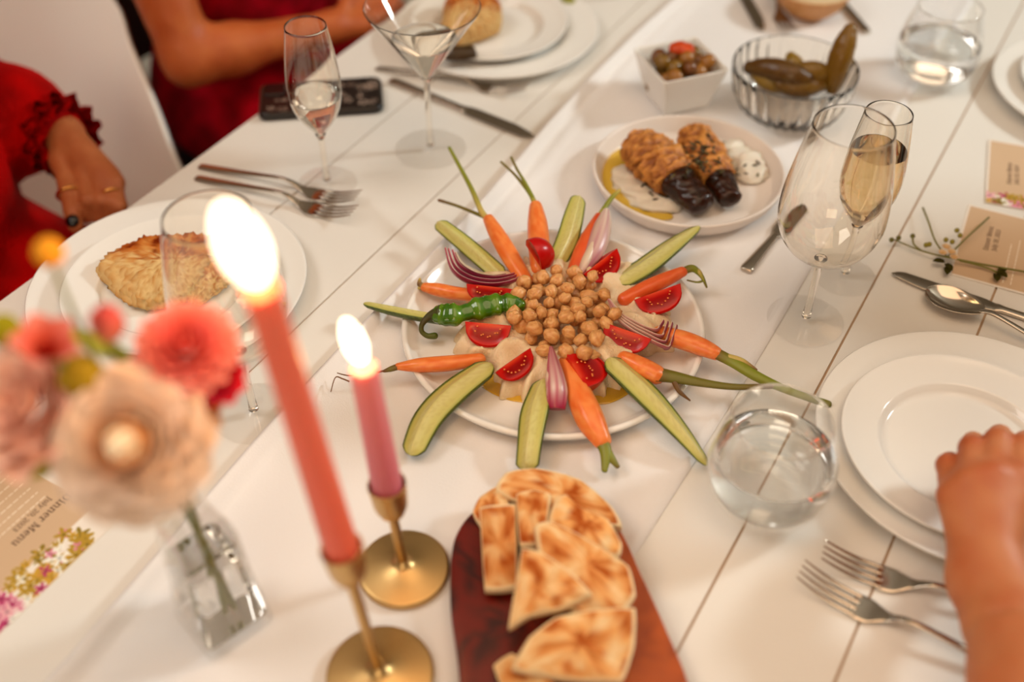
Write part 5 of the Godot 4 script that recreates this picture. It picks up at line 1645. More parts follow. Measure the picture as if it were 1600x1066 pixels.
func cards() -> void:
	var tan := Color(0.81, 0.69, 0.56)
	# near left: read from the left side of the table
	var rules := []
	for k in 9:
		rules.append([-0.05, 0.042 - 0.02 * (k % 3), -0.020 + k * 0.0085])
	# reading direction is -u, so local +x = -u
	card("menu card with a blossom border under the bouquet at the lower left", Vector3(-0.4257, 0.7506, 0.2173), YAW + PI, 0.134, 0.178, blossom_print(150, 200, 3, [4, 30, 4, 4, 90, "top"], tan), "Dinner Menu", "July 20, 2023", -0.032, -0.036, 0.0092, rules)
	# far right pair: read from the right side
	rules = [[-0.055, 0.012, -0.024], [-0.055, 0.022, -0.0165], [-0.055, 0.0, -0.003], [-0.055, 0.014, 0.0045], [-0.055, 0.008, 0.018], [-0.055, 0.016, 0.0255]]
	card("lower of the two menu cards at the right, crossed by the flower sprig", Vector3(0.5331, 0.7506, -0.1217), YAW + 0.09, 0.128, 0.150, blossom_print(128, 150, 5, [2, 2, 2, 2, 0, "top"], tan), "Dinner Menu", "July 20, 2023", 0.012, -0.047, 0.0068, rules)
	card("upper of the two menu cards at the right, with pink blossoms along one edge", Vector3(0.5979, 0.7512, -0.2518), YAW + 0.2, 0.128, 0.140, blossom_print(128, 150, 6, [16, 2, 2, 2, 80, "side"], tan), "Dinner Menu", "July 20, 2023", 0.0, -0.046, 0.0068, rules)
	# --- sprig of small flowers lying over the lower card
	var t := thing("flower_sprig", "thin sprig of tiny buds and blossoms lying across the lower menu card", "flower", Vector3(0.4402, 0.7560, -0.1129))
	var base := t.position
	var olive := Color(0.4, 0.4, 0.12)
	var stems := [PackedVector3Array([Vector3(0.3948, 0.7560, -0.1437), Vector3(0.4173, 0.7570, -0.1249), Vector3(0.4404, 0.7570, -0.1147), Vector3(0.4792, 0.7560, -0.1029), Vector3(0.5237, 0.7550, -0.0912)]), PackedVector3Array([Vector3(0.4404, 0.7570, -0.1147), Vector3(0.4684, 0.7580, -0.1444), Vector3(0.5022, 0.7580, -0.1787)]), PackedVector3Array([Vector3(0.4404, 0.7570, -0.1147), Vector3(0.4344, 0.7590, -0.1369), Vector3(0.4354, 0.7600, -0.1707), Vector3(0.4372, 0.7580, -0.1953)]), PackedVector3Array([Vector3(0.4523, 0.7560, -0.1099), Vector3(0.4757, 0.7550, -0.1011), Vector3(0.4887, 0.7540, -0.0904)]), PackedVector3Array([Vector3(0.4173, 0.7570, -0.1249), Vector3(0.4110, 0.7590, -0.1327), Vector3(0.4132, 0.7590, -0.1463)])]
	for s in stems:
		var g := Geo.new()
		g.tube(Array(shifted(spline(s, 24), -base)), Array(ramp([0.0008, 0.001, 0.0011], 24)), cramp([olive, Color(0.46, 0.46, 0.16), olive], 24), 7)
		part("stalk", g.mesh(), M.food, t)
	var buds := [Vector3(0.3910, 0.7570, -0.1425), Vector3(0.3985, 0.7580, -0.1444), Vector3(0.4132, 0.7590, -0.1463), Vector3(0.4267, 0.7590, -0.1327), Vector3(0.4237, 0.7580, -0.1329), Vector3(0.4458, 0.7590, -0.1400), Vector3(0.4514, 0.7590, -0.1369), Vector3(0.4617, 0.7600, -0.1461), Vector3(0.4609, 0.7600, -0.1545)]
	for k in buds.size():
		var s := SphereMesh.new()
		s.radius = 0.0026
		s.height = 0.0056
		s.radial_segments = 10
		s.rings = 6
		var b := part("bud", s, flat(Color(0.38, 0.35, 0.08) if k < 3 else Color(0.55, 0.5, 0.14), 0.6), t)
		b.position = buds[k] - base
	var pm := petal_mesh(0.006, 0.0024, 0.6, 0.1, Color(0.8, 0.6, 0.35), Color(0.88, 0.8, 0.7))
	for f in [Vector3(0.4419, 0.7590, -0.1265), Vector3(0.4448, 0.7590, -0.1184), Vector3(0.4361, 0.7580, -0.1186), Vector3(0.4457, 0.7580, -0.1115)]:
		for k in 6:
			var p := part("petal", pm, M.petal, t)
			p.position = f - base
			p.rotation = Vector3(-0.5, TAU * k / 6.0, 0)
	var lm := petal_mesh(0.013, 0.0036, 0.4, 0.1, Color(0.2, 0.18, 0.06), Color(0.26, 0.24, 0.08))
	for q in [[Vector3(0.4375, 0.7550, -0.1070), 0.2], [Vector3(0.4371, 0.7550, -0.1011), -0.3], [Vector3(0.4854, 0.7550, -0.0951), 0.6], [Vector3(0.4943, 0.7550, -0.0991), -0.9], [Vector3(0.4828, 0.7550, -0.0912), -0.2], [Vector3(0.4365, 0.7560, -0.1089), -1.6]]:
		var p := part("leaf", lm, M.petal, t)
		p.position = q[0] - base
		p.rotation = Vector3(-0.1, q[1], 0)


func tb(u: float, v: float, y: float) -> Vector3:
	return Vector3(0.50652 * u + 0.86223 * v, y, -0.86223 * u + 0.50652 * v)


func chain(bones: Array, pts: Array, radii: Array, k := 0.006) -> void:
	for i in pts.size() - 1:
		bones.append([pts[i], pts[i + 1], radii[i], radii[i + 1], k])


func skin_paint(base: Color, warm: Color, joints: Array) -> Callable:
	var n := noise3(91, 26.0, 2)
	return func(p: Vector3) -> Color:
		var k := 0.3 + 0.35 * n.get_noise_3dv(p)
		for j in joints:
			k += 0.75 * exp(-pow(p.distance_to(j) / 0.011, 2.0))
		return base.lerp(warm, clampf(k, 0.0, 1.0))


func cloth_paint(a: Color, b: Color, freq: float) -> Callable:
	var n := noise3(17, freq, 3)
	return func(p: Vector3) -> Color:
		return a.lerp(b, clampf(0.5 + n.get_noise_3dv(p) * 1.1, 0.0, 1.0))


func guest(label: String, u: float, v: float, f: float, skin_a: Color, skin_b: Color, arm_bones: Array, hands: Array, joints: Array, cloth_a: Color, cloth_b: Color, sleeve: Array, hair: Color) -> Node3D:
	# seated figure: u, v of the pelvis, f +1 when facing +v; hands are fine bone lists
	var o := tb(u, v, 0.0)
	var t := thing("person", label, "person", o)
	var g := Geo.new()
	var head := tb(u, v + f * 0.07, 1.19)
	var bones := []
	chain(bones, [tb(u, v + f * 0.02, 0.62), tb(u, v + f * 0.03, 0.82), tb(u, v + f * 0.03, 0.97), tb(u, v + f * 0.045, 1.07), head + Vector3(0, -0.03, 0)], [0.105, 0.1, 0.07, 0.048, 0.05], 0.05)
	chain(bones, [tb(u - 0.16, v + f * 0.02, 0.97), tb(u + 0.16, v + f * 0.02, 0.97)], [0.05, 0.05], 0.05)
	bones.append([head + Vector3(0, 0.03, 0), head + Vector3(0, -0.045, 0) + tb(0, f * 0.03, 0), 0.088, 0.06, 0.03])
	bones.append([head + tb(0, f * 0.092, 0.012), head + tb(0, f * 0.107, -0.02), 0.008, 0.013, 0.012])
	for s in [-1, 1]:
		bones.append([head + tb(s * 0.086, 0, 0.015), head + tb(s * 0.087, 0, -0.02), 0.012, 0.008, 0.01])
		chain(bones, [tb(u + s * 0.1, v + f * 0.42, 0.52), tb(u + s * 0.1, v + f * 0.38, 0.3), tb(u + s * 0.1, v + f * 0.36, 0.09)], [0.058, 0.055, 0.036], 0.03)
		chain(bones, [tb(u + s * 0.1, v + f * 0.34, 0.045), tb(u + s * 0.1, v + f * 0.48, 0.032)], [0.04, 0.03], 0.03)
	bones.append_array(arm_bones)
	var paint := skin_paint(skin_a, skin_b, joints)
	blob(g, bones, 0.011, paint)
	for h in hands:
		blob(g, h, 0.0029, paint)
	for i in g.v.size():
		g.v[i] -= o
	part("body", g.mesh(), M.skin, t)
	# eyes and mouth
	var em := flat(Color(0.08, 0.05, 0.04), 0.15)
	for s in [-1, 1]:
		var e := SphereMesh.new()
		e.radius = 0.011
		e.height = 0.016
		var en := part("eye", e, em, t)
		en.position = head + tb(s * 0.033, f * 0.082, 0.018) - o
	var mg := Geo.new()
	mg.tube([head + tb(-0.022, f * 0.092, -0.05) - o, head + tb(0, f * 0.1, -0.052) - o, head + tb(0.022, f * 0.092, -0.05) - o], [0.003, 0.006, 0.003], [Color(0.6, 0.2, 0.18), Color(0.6, 0.2, 0.18), Color(0.6, 0.2, 0.18)], 8)
	part("mouth", mg.mesh(), M.skin, t)
	# hair
	g = Geo.new()
	bones = []
	chain(bones, [head + tb(0, -f * 0.02, 0.055), head + tb(0, -f * 0.05, -0.03), tb(u, v - f * 0.07, 1.05), tb(u, v - f * 0.1, 0.93)], [0.094, 0.085, 0.07, 0.05], 0.04)
	blob(g, bones, 0.014, func(_p: Vector3) -> Color: return hair)
	for i in g.v.size():
		g.v[i] -= o
	part("hair", g.mesh(), M.matt, t)
	# dress
	g = Geo.new()
	bones = []
	chain(bones, [tb(u, v, 0.56), tb(u, v + f * 0.03, 0.72), tb(u, v + f * 0.03, 0.88), tb(u, v + f * 0.025, 0.955)], [0.135, 0.122, 0.118, 0.075], 0.05)
	for s in [-1, 1]:
		chain(bones, [tb(u + s * 0.085, v + f * 0.02, 0.545), tb(u + s * 0.1, v + f * 0.22, 0.545), tb(u + s * 0.1, v + f * 0.43, 0.54), tb(u + s * 0.1, v + f * 0.42, 0.36)], [0.1, 0.088, 0.08, 0.085], 0.06)
	bones.append([tb(u - 0.1, v + f * 0.2, 0.53), tb(u + 0.1, v + f * 0.2, 0.53), 0.07, 0.07, 0.06])
	bones.append_array(sleeve)
	blob(g, bones, 0.013, cloth_paint(cloth_a, cloth_b, 14.0))
	for i in g.v.size():
		g.v[i] -= o
	part("dress", g.mesh(), M.dress, t)
	return t


func chair(label: String, u: float, v: float, f: float) -> void:
	var t := thing("dining_chair", label, "chair", tb(u, v, 0.0), YAW, "chairs at the table")
	var wood := flat(Color(0.2, 0.07, 0.04), 0.4)
	var s := part("seat", bevel_box(Vector3(0.44, 0.035, 0.44), 0.012).mesh(), wood, t)
	s.position = Vector3(0, 0.42, f * 0.06)
	for sx in [-1, 1]:
		for sz in [-1, 1]:
			var l := part("leg", bevel_box(Vector3(0.035, 0.405, 0.035), 0.006).mesh(), wood, t)
			l.position = Vector3(sx * 0.19, 0.2025, f * 0.06 + sz * 0.19)
	var b := Geo.new()
	var rings := []
	var cols := []
	for i in 13:
		var x := -0.21 + 0.035 * i
		var bow := 0.03 * (1.0 - pow(x / 0.21, 2.0))
		var top := 0.86 + 0.03 * (1.0 - pow(x / 0.21, 4.0))
		var r := PackedVector3Array()
		for c in [[0.0, 0.5], [0.0, top - 0.008], [0.006, top], [0.014, top], [0.02, top - 0.008], [0.02, 0.5]]:
			r.append(Vector3(x, c[1], -f * (0.165 + bow + c[0])))
		rings.append(r)
		cols.append(Color.WHITE)
	b.loft(rings, cols)
	part("backrest", b.mesh(), wood, t)
	for sx in [-1, 1]:
		var p := part("back_post", bevel_box(Vector3(0.03, 0.2, 0.025), 0.005).mesh(), wood, t)
		p.position = Vector3(sx * 0.18, 0.52, -f * 0.178)


func finger(bones: Array, pts: Array, r: float) -> void:
	for i in pts.size() - 1:
		bones.append([pts[i], pts[i + 1], r * (1.0 - 0.09 * i), r * (1.0 - 0.09 * (i + 1)), 0.0035])


func people() -> void:
	M.dress = painted(0.8, 0.0, 0.2)
	relief(M.dress, 0.05, 0.25, 9.0, 12)
	# --- right: only a left forearm and hand come into view
	var hand := []
	var wr: Vector3 = Vector3(0.3284, 0.8220, 0.3112)
	var mcp := [Vector3(0.3175, 0.8380, 0.2520), Vector3(0.3283, 0.8490, 0.2484), Vector3(0.3445, 0.8520, 0.2450), Vector3(0.3636, 0.8490, 0.2444)]
	var pip := [Vector3(0.3251, 0.8330, 0.2187), Vector3(0.3440, 0.8400, 0.2079), Vector3(0.3642, 0.8420, 0.2027), Vector3(0.3830, 0.8400, 0.2060)]
	var dip := [Vector3(0.3403, 0.8080, 0.1950), Vector3(0.3624, 0.8120, 0.1788), Vector3(0.3842, 0.8140, 0.1733), Vector3(0.4036, 0.8120, 0.1775)]
	var tip := [Vector3(0.3490, 0.7920, 0.2011), Vector3(0.3704, 0.7930, 0.1858), Vector3(0.3919, 0.7950, 0.1803), Vector3(0.4090, 0.7950, 0.1868)]
	for k in 4:
		hand.append([wr, mcp[k], 0.0185, 0.0115, 0.011])
		finger(hand, [mcp[k], pip[k], dip[k], tip[k]], [0.0092, 0.0101, 0.0104, 0.0101][k])
	hand.append([wr, (mcp[1] + mcp[2]) / 2 - Vector3(0, 0.008, 0), 0.02, 0.013, 0.012])
	finger(hand, [Vector3(0.3603, 0.8140, 0.2882), Vector3(0.3936, 0.8060, 0.2415), Vector3(0.4059, 0.7980, 0.2078), Vector3(0.4106, 0.7900, 0.1840)], 0.0115)
	var elbow: Vector3 = Vector3(0.3266, 0.8350, 0.4628)
	hand.append([wr, wr.lerp(elbow, 0.25), 0.0235, 0.027, 0.012])
	hand.append([wr + tb(0, 0.010, 0.0), wr.lerp(elbow, 0.25) + tb(0, 0.006, 0), 0.0215, 0.027, 0.012])
	var arm := []
	chain(arm, [wr.lerp(elbow, 0.2), wr.lerp(elbow, 0.65), elbow, tb(-0.14, 0.74, 0.96)], [0.0255, 0.038, 0.04, 0.052], 0.02)
	chain(arm, [tb(0.18, 0.74, 0.96), tb(0.3, 0.66, 0.72), tb(0.2, 0.6, 0.62)], [0.05, 0.04, 0.03], 0.02)
	var joints := []
	joints.append_array(mcp)
	joints.append_array(pip)
	guest("bare forearm and curled hand of a person reaching over the right plates", 0.02, 0.76, -1.0, Color(0.78, 0.52, 0.35), Color(0.68, 0.33, 0.18), arm, [hand], joints, Color(0.5, 0.03, 0.05), Color(0.4, 0.02, 0.04), [], Color(0.12, 0.06, 0.03))
	chair("dark wooden chair of the person with the bare forearm, outside the right border", 0.02, 0.8, -1.0)
	# --- left: hand with rings and red lace sleeve
	hand = []
	wr = Vector3(-0.5417, 0.7258, -0.3809)
	mcp = [Vector3(-0.5029, 0.7182, -0.3178), Vector3(-0.4865, 0.7192, -0.3189), Vector3(-0.4719, 0.7179, -0.3106), Vector3(-0.4604, 0.7144, -0.3003)]
	pip = [Vector3(-0.4866, 0.7084, -0.2763), Vector3(-0.4711, 0.7084, -0.2763), Vector3(-0.4579, 0.7063, -0.2743), Vector3(-0.4498, 0.7031, -0.2712)]
	dip = [Vector3(-0.4931, 0.6867, -0.2734), Vector3(-0.4775, 0.6856, -0.2724), Vector3(-0.4649, 0.6856, -0.2724), Vector3(-0.4567, 0.6846, -0.2713)]
	for k in 4:
		hand.append([wr, mcp[k], 0.0185, 0.0115, 0.011])
		finger(hand, [mcp[k], pip[k], dip[k]], [0.0102, 0.0102, 0.0096, 0.0085][k])
	var thumb := [Vector3(-0.5315, 0.7181, -0.3386), Vector3(-0.5127, 0.7088, -0.2906), Vector3(-0.5042, 0.6989, -0.2671), Vector3(-0.4997, 0.6898, -0.2527)]
	finger(hand, thumb, 0.0125)
	hand.append([wr, thumb[0], 0.019, 0.014, 0.012])
	elbow = Vector3(-0.7632, 0.6986, -0.5147)
	hand.append([wr, wr.lerp(elbow, 0.3), 0.0215, 0.025, 0.012])
	arm = []
	var sh := tb(0.03, -0.76, 0.96)
	chain(arm, [wr.lerp(elbow, 0.2), elbow, sh], [0.024, 0.036, 0.046], 0.02)
	chain(arm, [tb(-0.3, -0.76, 0.96), tb(-0.36, -0.68, 0.7), tb(-0.2, -0.56, 0.64)], [0.046, 0.036, 0.024], 0.02)
	var slv := []
	chain(slv, [sh, elbow + Vector3(0, 0.01, 0), wr.lerp(elbow, 0.35), wr.lerp(elbow, 0.1)], [0.062, 0.068, 0.062, 0.044], 0.03)
	chain(slv, [tb(-0.3, -0.76, 0.96), tb(-0.36, -0.68, 0.7), tb(-0.25, -0.59, 0.66)], [0.06, 0.06, 0.05], 0.03)
	var t := guest("hand with gold rings and black nail below a red lace sleeve, at the left border", -0.13, -0.78, 1.0, Color(0.74, 0.45, 0.28), Color(0.58, 0.28, 0.14), arm, [hand], [], Color(0.78, 0.01, 0.03), Color(0.56, 0.0, 0.02), slv, Color(0.1, 0.05, 0.03))
	# ruffled lace cuff
	var g := Geo.new()
	var ax := (wr - elbow).normalized()
	var s1 := ax.cross(Vector3.UP).normalized()
	var s2 := s1.cross(ax)
	for layer in 3:
		var rings := []
		var cols := []
		for i in 9:
			var q := i / 8.0
			var r := PackedVector3Array()
			for j in 72:
				var a := TAU * j / 72
				var rad := 0.033 + 0.016 * q - 0.004 * layer + 0.005 * q * sin(a * 11.0 + layer * 2.0) + 0.002 * q * sin(a * 29.0)
				r.append(wr - ax * (0.052 - 0.046 * q - 0.012 * layer) + (s1 * cos(a) + s2 * sin(a)) * rad - t.position)
			rings.append(r)
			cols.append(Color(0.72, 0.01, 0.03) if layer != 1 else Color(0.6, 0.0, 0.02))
		for i in range(8, -1, -1):
			var r := PackedVector3Array()
			for p in rings[i]:
				r.append(p - (p - (wr - t.position)).normalized() * 0.0012)
			rings.append(r)
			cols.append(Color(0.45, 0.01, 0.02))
		g.loft(rings, cols, true, false, false)
	part("lace_cuff", g.mesh(), M.dress, t, "ruffled red lace cuff")
	for rr in [[thumb[1], thumb[2], 0.13, 0.0128], [mcp[2], pip[2], 0.75, 0.0102]]:
		var tor := TorusMesh.new()
		tor.inner_radius = rr[3] - 0.0008
		tor.outer_radius = rr[3] + 0.0028
		tor.rings = 32
		tor.ring_segments = 10
		var rn := part("ring", tor, flat(Color(0.9, 0.66, 0.36), 0.2, 1.0), t, "gold ring")
		rn.position = (rr[0] as Vector3).lerp(rr[1], rr[2]) - t.position
		rn.quaternion = Quaternion(Vector3.UP, ((rr[1] as Vector3) - (rr[0] as Vector3)).normalized())
	var nail := SphereMesh.new()
	nail.radius = 0.0078
	nail.height = 0.0095
	nail.radial_segments = 20
	nail.rings = 10
	var nn := part("nail", nail, flat(Color(0.02, 0.025, 0.03), 0.12), t, "black painted nail")
	nn.position = thumb[3].lerp(thumb[2], 0.15) + Vector3(0.0, 0.0068, 0.0048) - t.position
	nn.rotation.x = 0.6
	tub_chair("white shell armchair of the person in the lace sleeve, at the upper left corner")
	# --- far left: bent arm of a second guest in red
	hand = []
	wr = Vector3(-0.2544, 0.7047, -0.6877)
	mcp = [Vector3(-0.2209, 0.7161, -0.7266), Vector3(-0.2116, 0.7081, -0.7189), Vector3(-0.2057, 0.7051, -0.7020), Vector3(-0.2085, 0.6972, -0.6944)]
	for k in 4:
		hand.append([wr, mcp[k], 0.018, 0.0115, 0.011])
		finger(hand, [mcp[k], mcp[k] + Vector3(0.03, 0.012, -0.028), mcp[k] + Vector3(0.045, -0.006, -0.04)], 0.0098)
	finger(hand, [wr + Vector3(0.01, 0.012, 0.0), Vector3(-0.2304, 0.7327, -0.7287), Vector3(-0.2153, 0.7372, -0.7471)], 0.0115)
	elbow = Vector3(-0.4462, 0.6926, -0.6203)
	hand.append([wr, wr.lerp(elbow, 0.3), 0.021, 0.026, 0.012])
	arm = []
	sh = tb(0.34, -0.80, 0.96)
	chain(arm, [wr.lerp(elbow, 0.2), wr.lerp(elbow, 0.7), elbow, sh], [0.0235, 0.034, 0.036, 0.050], 0.02)
	chain(arm, [tb(0.68, -0.80, 0.96), tb(0.74, -0.70, 0.72), tb(0.6, -0.58, 0.72)], [0.05, 0.036, 0.026], 0.02)
	guest("bent bare arm of a person in a red and magenta dress, behind the phone", 0.51, -0.80, 1.0, Color(0.76, 0.42, 0.22), Color(0.62, 0.25, 0.1), arm, [hand], [], Color(0.74, 0.01, 0.12), Color(0.46, 0.0, 0.07), [], Color(0.1, 0.05, 0.03))
	chair("dark wooden chair of the person with the bent arm, at the far left", 0.47, -0.84, 1.0)
	# --- far right guest, out of frame: the seat before the cut-off plates
	arm = []
	chain(arm, [tb(0.56, 0.78, 0.96), tb(0.5, 0.72, 0.72), tb(0.6, 0.62, 0.66)], [0.05, 0.038, 0.026], 0.02)
	chain(arm, [tb(0.90, 0.78, 0.96), tb(0.96, 0.72, 0.72), tb(0.86, 0.62, 0.66)], [0.05, 0.038, 0.026], 0.02)
	guest("guest in a white blouse seated before the cut-off plates, outside the right border", 0.73, 0.80, -1.0, Color(0.74, 0.46, 0.32), Color(0.62, 0.3, 0.18), arm, [], [], Color(0.8, 0.75, 0.7), Color(0.7, 0.66, 0.6), [], Color(0.2, 0.1, 0.05))
	chair("dark wooden chair before the cut-off plates, outside the right border", 0.73, 0.84, -1.0)


func tub_chair(label: String) -> void:
	# white shell armchair: the inside of its left arm fills the corner of the picture
	var o := tb(-0.07, -0.78, 0.0)
	var t := thing("shell_armchair", label, "chair", o)
	var half := [[0.19, -0.60, 0.53], [0.20, -0.65, 0.592], [0.235, -0.71, 0.655], [0.265, -0.765, 0.712], [0.29, -0.81, 0.762], [0.285, -0.92, 0.83], [0.16, -1.04, 0.87], [-0.07, -1.07, 0.88]]
	var edge := PackedVector3Array()
	for h in half:
		edge.append(Vector3(h[0], h[2], h[1]))
	for i in range(half.size() - 2, -1, -1):
		edge.append(Vector3(-0.14 - half[i][0], half[i][2], half[i][1]))
	edge = spline(edge, 61)
	var rings := []
	var cols := []
	for s in [[0.0, 0.42, 0.0], [0.5, 0.43, 0.0], [0.62, 0.44, 0.08], [0.74, 0.44, 0.25], [0.87, 0.44, 0.58], [1.0, 0.44, 1.0], [1.015, 0.44, 1.008], [1.03, 0.44, 0.995], [0.9, 0.44, 0.53], [0.77, 0.42, 0.2], [0.64, 0.42, 0.03], [0.5, 0.41, 0.0], [0.0, 0.4, 0.0]]:
		var r := PackedVector3Array()
		for e in edge:
			var y: float = lerpf(s[1] if s[1] > 0.0 else 0.44, e.y, s[2])
			r.append(tb(-0.07 + (e.x + 0.07) * s[0], -0.78 + (e.z + 0.78) * s[0], y) - o)
		rings.append(r)
		cols.append(Color.WHITE)
	var g := Geo.new()
	g.loft(rings, cols, false, false, false)
	part("shell", g.mesh(), flat(Color(0.97, 0.96, 0.93), 0.5), t)
	for sx in [-1, 1]:
		for sz in [-1, 1]:
			var l := Geo.new()
			l.tube([tb(-0.07 + sx * 0.12, -0.78 + sz * 0.12, 0.415) - o, tb(-0.07 + sx * 0.2, -0.78 + sz * 0.2, 0.01) - o], [0.014, 0.011], [Color.WHITE, Color.WHITE], 12, 1.0, Vector3.ZERO, false, false)
			part("leg", l.mesh(), flat(Color(0.6, 0.45, 0.3), 0.5), t)


# ------------------------------------------------------------------ naming
func numbered(called: String) -> String:
	if not taken.has(called):
		taken[called] = 0
		return called
	taken[called] += 1
	return "%s_%03d" % [called, taken[called]]


func tag(o: Node, label: String, cat: String, group := "", kind := "") -> void:
	o.set_meta("label", label)
	if cat != "":
		o.set_meta("category", cat)
	if group != "":
		o.set_meta("group", group)
	if kind != "":
		o.set_meta("kind", kind)


func thing(called: String, label: String, cat: String, at := Vector3.ZERO, yaw := 0.0, group := "") -> Node3D:
	var o := Node3D.new()
	o.name = numbered(called)
	add_child(o)
	o.position = at
	o.rotation.y = yaw
	tag(o, label, cat, group)
	return o


func part(called: String, mesh: Mesh, m: Material, parent: Node, label := "") -> MeshInstance3D:
	var o := MeshInstance3D.new()
	o.name = called
	o.mesh = mesh
	o.material_override = m
	parent.add_child(o, true)
	if label != "":
		o.set_meta("label", label)
	return o


func solo(called: String, mesh: Mesh, m: Material, label: String, cat: String, at := Vector3.ZERO, group := "") -> MeshInstance3D:
	var o := MeshInstance3D.new()
	o.name = numbered(called)
	o.mesh = mesh
	o.material_override = m
	add_child(o)
	o.position = at
	tag(o, label, cat, group)
	return o


func copy_of(o: Node3D, label := "", group := "") -> Node3D:
	var c: Node3D = o.duplicate()
	c.name = numbered(String(o.name).rstrip("0123456789").rstrip("_"))
	add_child(c)
	if label != "":
		c.set_meta("label", label)
	if group != "":
		c.set_meta("group", group)
	return c


func structure(called: String, mesh: Mesh, m: Material, at: Vector3, label: String) -> MeshInstance3D:
	var o := solo(called, mesh, m, label, called.get_slice("_", 0), at)
	o.set_meta("kind", "structure")
	return o


# ------------------------------------------------------------------ materials
func flat(c: Color, rough := 0.5, metal := 0.0, spec := 0.5) -> StandardMaterial3D:
	var m := StandardMaterial3D.new()
	m.albedo_color = c
	m.roughness = rough
	m.metallic = metal
	m.metallic_specular = spec
	return m


func painted(rough := 0.5, sss := 0.0, spec := 0.5) -> StandardMaterial3D:
	var m := flat(Color.WHITE, rough, 0.0, spec)
	m.vertex_color_use_as_albedo = true
	if sss > 0.0:
		m.subsurf_scatter_enabled = true
		m.subsurf_scatter_strength = sss
	return m


func noise_tex(freq: float, size: int, a: Color, b: Color, sd := 1, kind := FastNoiseLite.TYPE_SIMPLEX_SMOOTH, octaves := 4) -> NoiseTexture2D:
	var n := FastNoiseLite.new()
	n.noise_type = kind
	n.frequency = freq
	n.fractal_octaves = octaves
	n.seed = sd
	var t := NoiseTexture2D.new()
	t.width = size
	t.height = size
	t.seamless = true
	t.noise = n
	var g := Gradient.new()
	g.set_color(0, a)
	g.set_color(1, b)
	t.color_ramp = g
	return t


func relief(m: StandardMaterial3D, freq: float, cm: float, scale: float, sd := 3) -> StandardMaterial3D:
	m.heightmap_enabled = true
	m.heightmap_texture = noise_tex(freq, 256, Color.BLACK, Color.WHITE, sd)
	m.heightmap_scale = cm
	m.uv1_triplanar = true
	m.uv1_scale = Vector3.ONE * scale
	return m


func mottled(a: Color, b: Color, freq: float, scale: float, rough: float, sd := 1) -> StandardMaterial3D:
	var m := flat(Color.WHITE, rough)
	m.albedo_texture = noise_tex(freq, 512, a, b, sd)
	m.uv1_triplanar = true
	m.uv1_scale = Vector3.ONE * scale
	return m


func pane(c: Color, alpha: float, rough := 0.0) -> StandardMaterial3D:
	var m := flat(Color(c.r, c.g, c.b, alpha), rough)
	m.transparency = BaseMaterial3D.TRANSPARENCY_ALPHA
	return m


func clear(c: Color, scale: float) -> StandardMaterial3D:
	var m := flat(Color(c.r, c.g, c.b, 0.0), 0.0)
	m.transparency = BaseMaterial3D.TRANSPARENCY_ALPHA
	m.refraction_enabled = true
	m.refraction_scale = scale
	return m


func noise3(sd: int, freq: float, octaves := 3) -> FastNoiseLite:
	var n := FastNoiseLite.new()
	n.noise_type = FastNoiseLite.TYPE_SIMPLEX_SMOOTH
	n.frequency = freq
	n.fractal_octaves = octaves
	n.seed = sd
	return n


# ------------------------------------------------------------------ curves
func spline(pts: PackedVector3Array, n: int) -> PackedVector3Array:
	var out := PackedVector3Array()
	var k := pts.size()
	for i in n:
		var f := float(i) / (n - 1) * (k - 1)
		var a := mini(int(f), k - 2)
		var t := f - a
		out.append(pts[a].cubic_interpolate(pts[a + 1], pts[maxi(a - 1, 0)], pts[mini(a + 2, k - 1)], t))
	return out


func ramp(vals: Array, n: int) -> PackedFloat32Array:
	var out := PackedFloat32Array()
	var k := vals.size()
	for i in n:
		var f := float(i) / (n - 1) * (k - 1)
		var a := mini(int(f), k - 2)
		out.append(cubic_interpolate(vals[a], vals[a + 1], vals[maxi(a - 1, 0)], vals[mini(a + 2, k - 1)], f - a))
	return out


func cramp(vals: Array, n: int) -> Array:
	var out := []
	var k := vals.size()
	for i in n:
		var f := float(i) / (n - 1) * (k - 1)
		var a := mini(int(f), k - 2)
		var ca: Color = vals[a]
		out.append(ca.lerp(vals[a + 1], f - a))
	return out


func shifted(pts: PackedVector3Array, by: Vector3) -> PackedVector3Array:
	var out := PackedVector3Array()
	for p in pts:
		out.append(p + by)
	return out


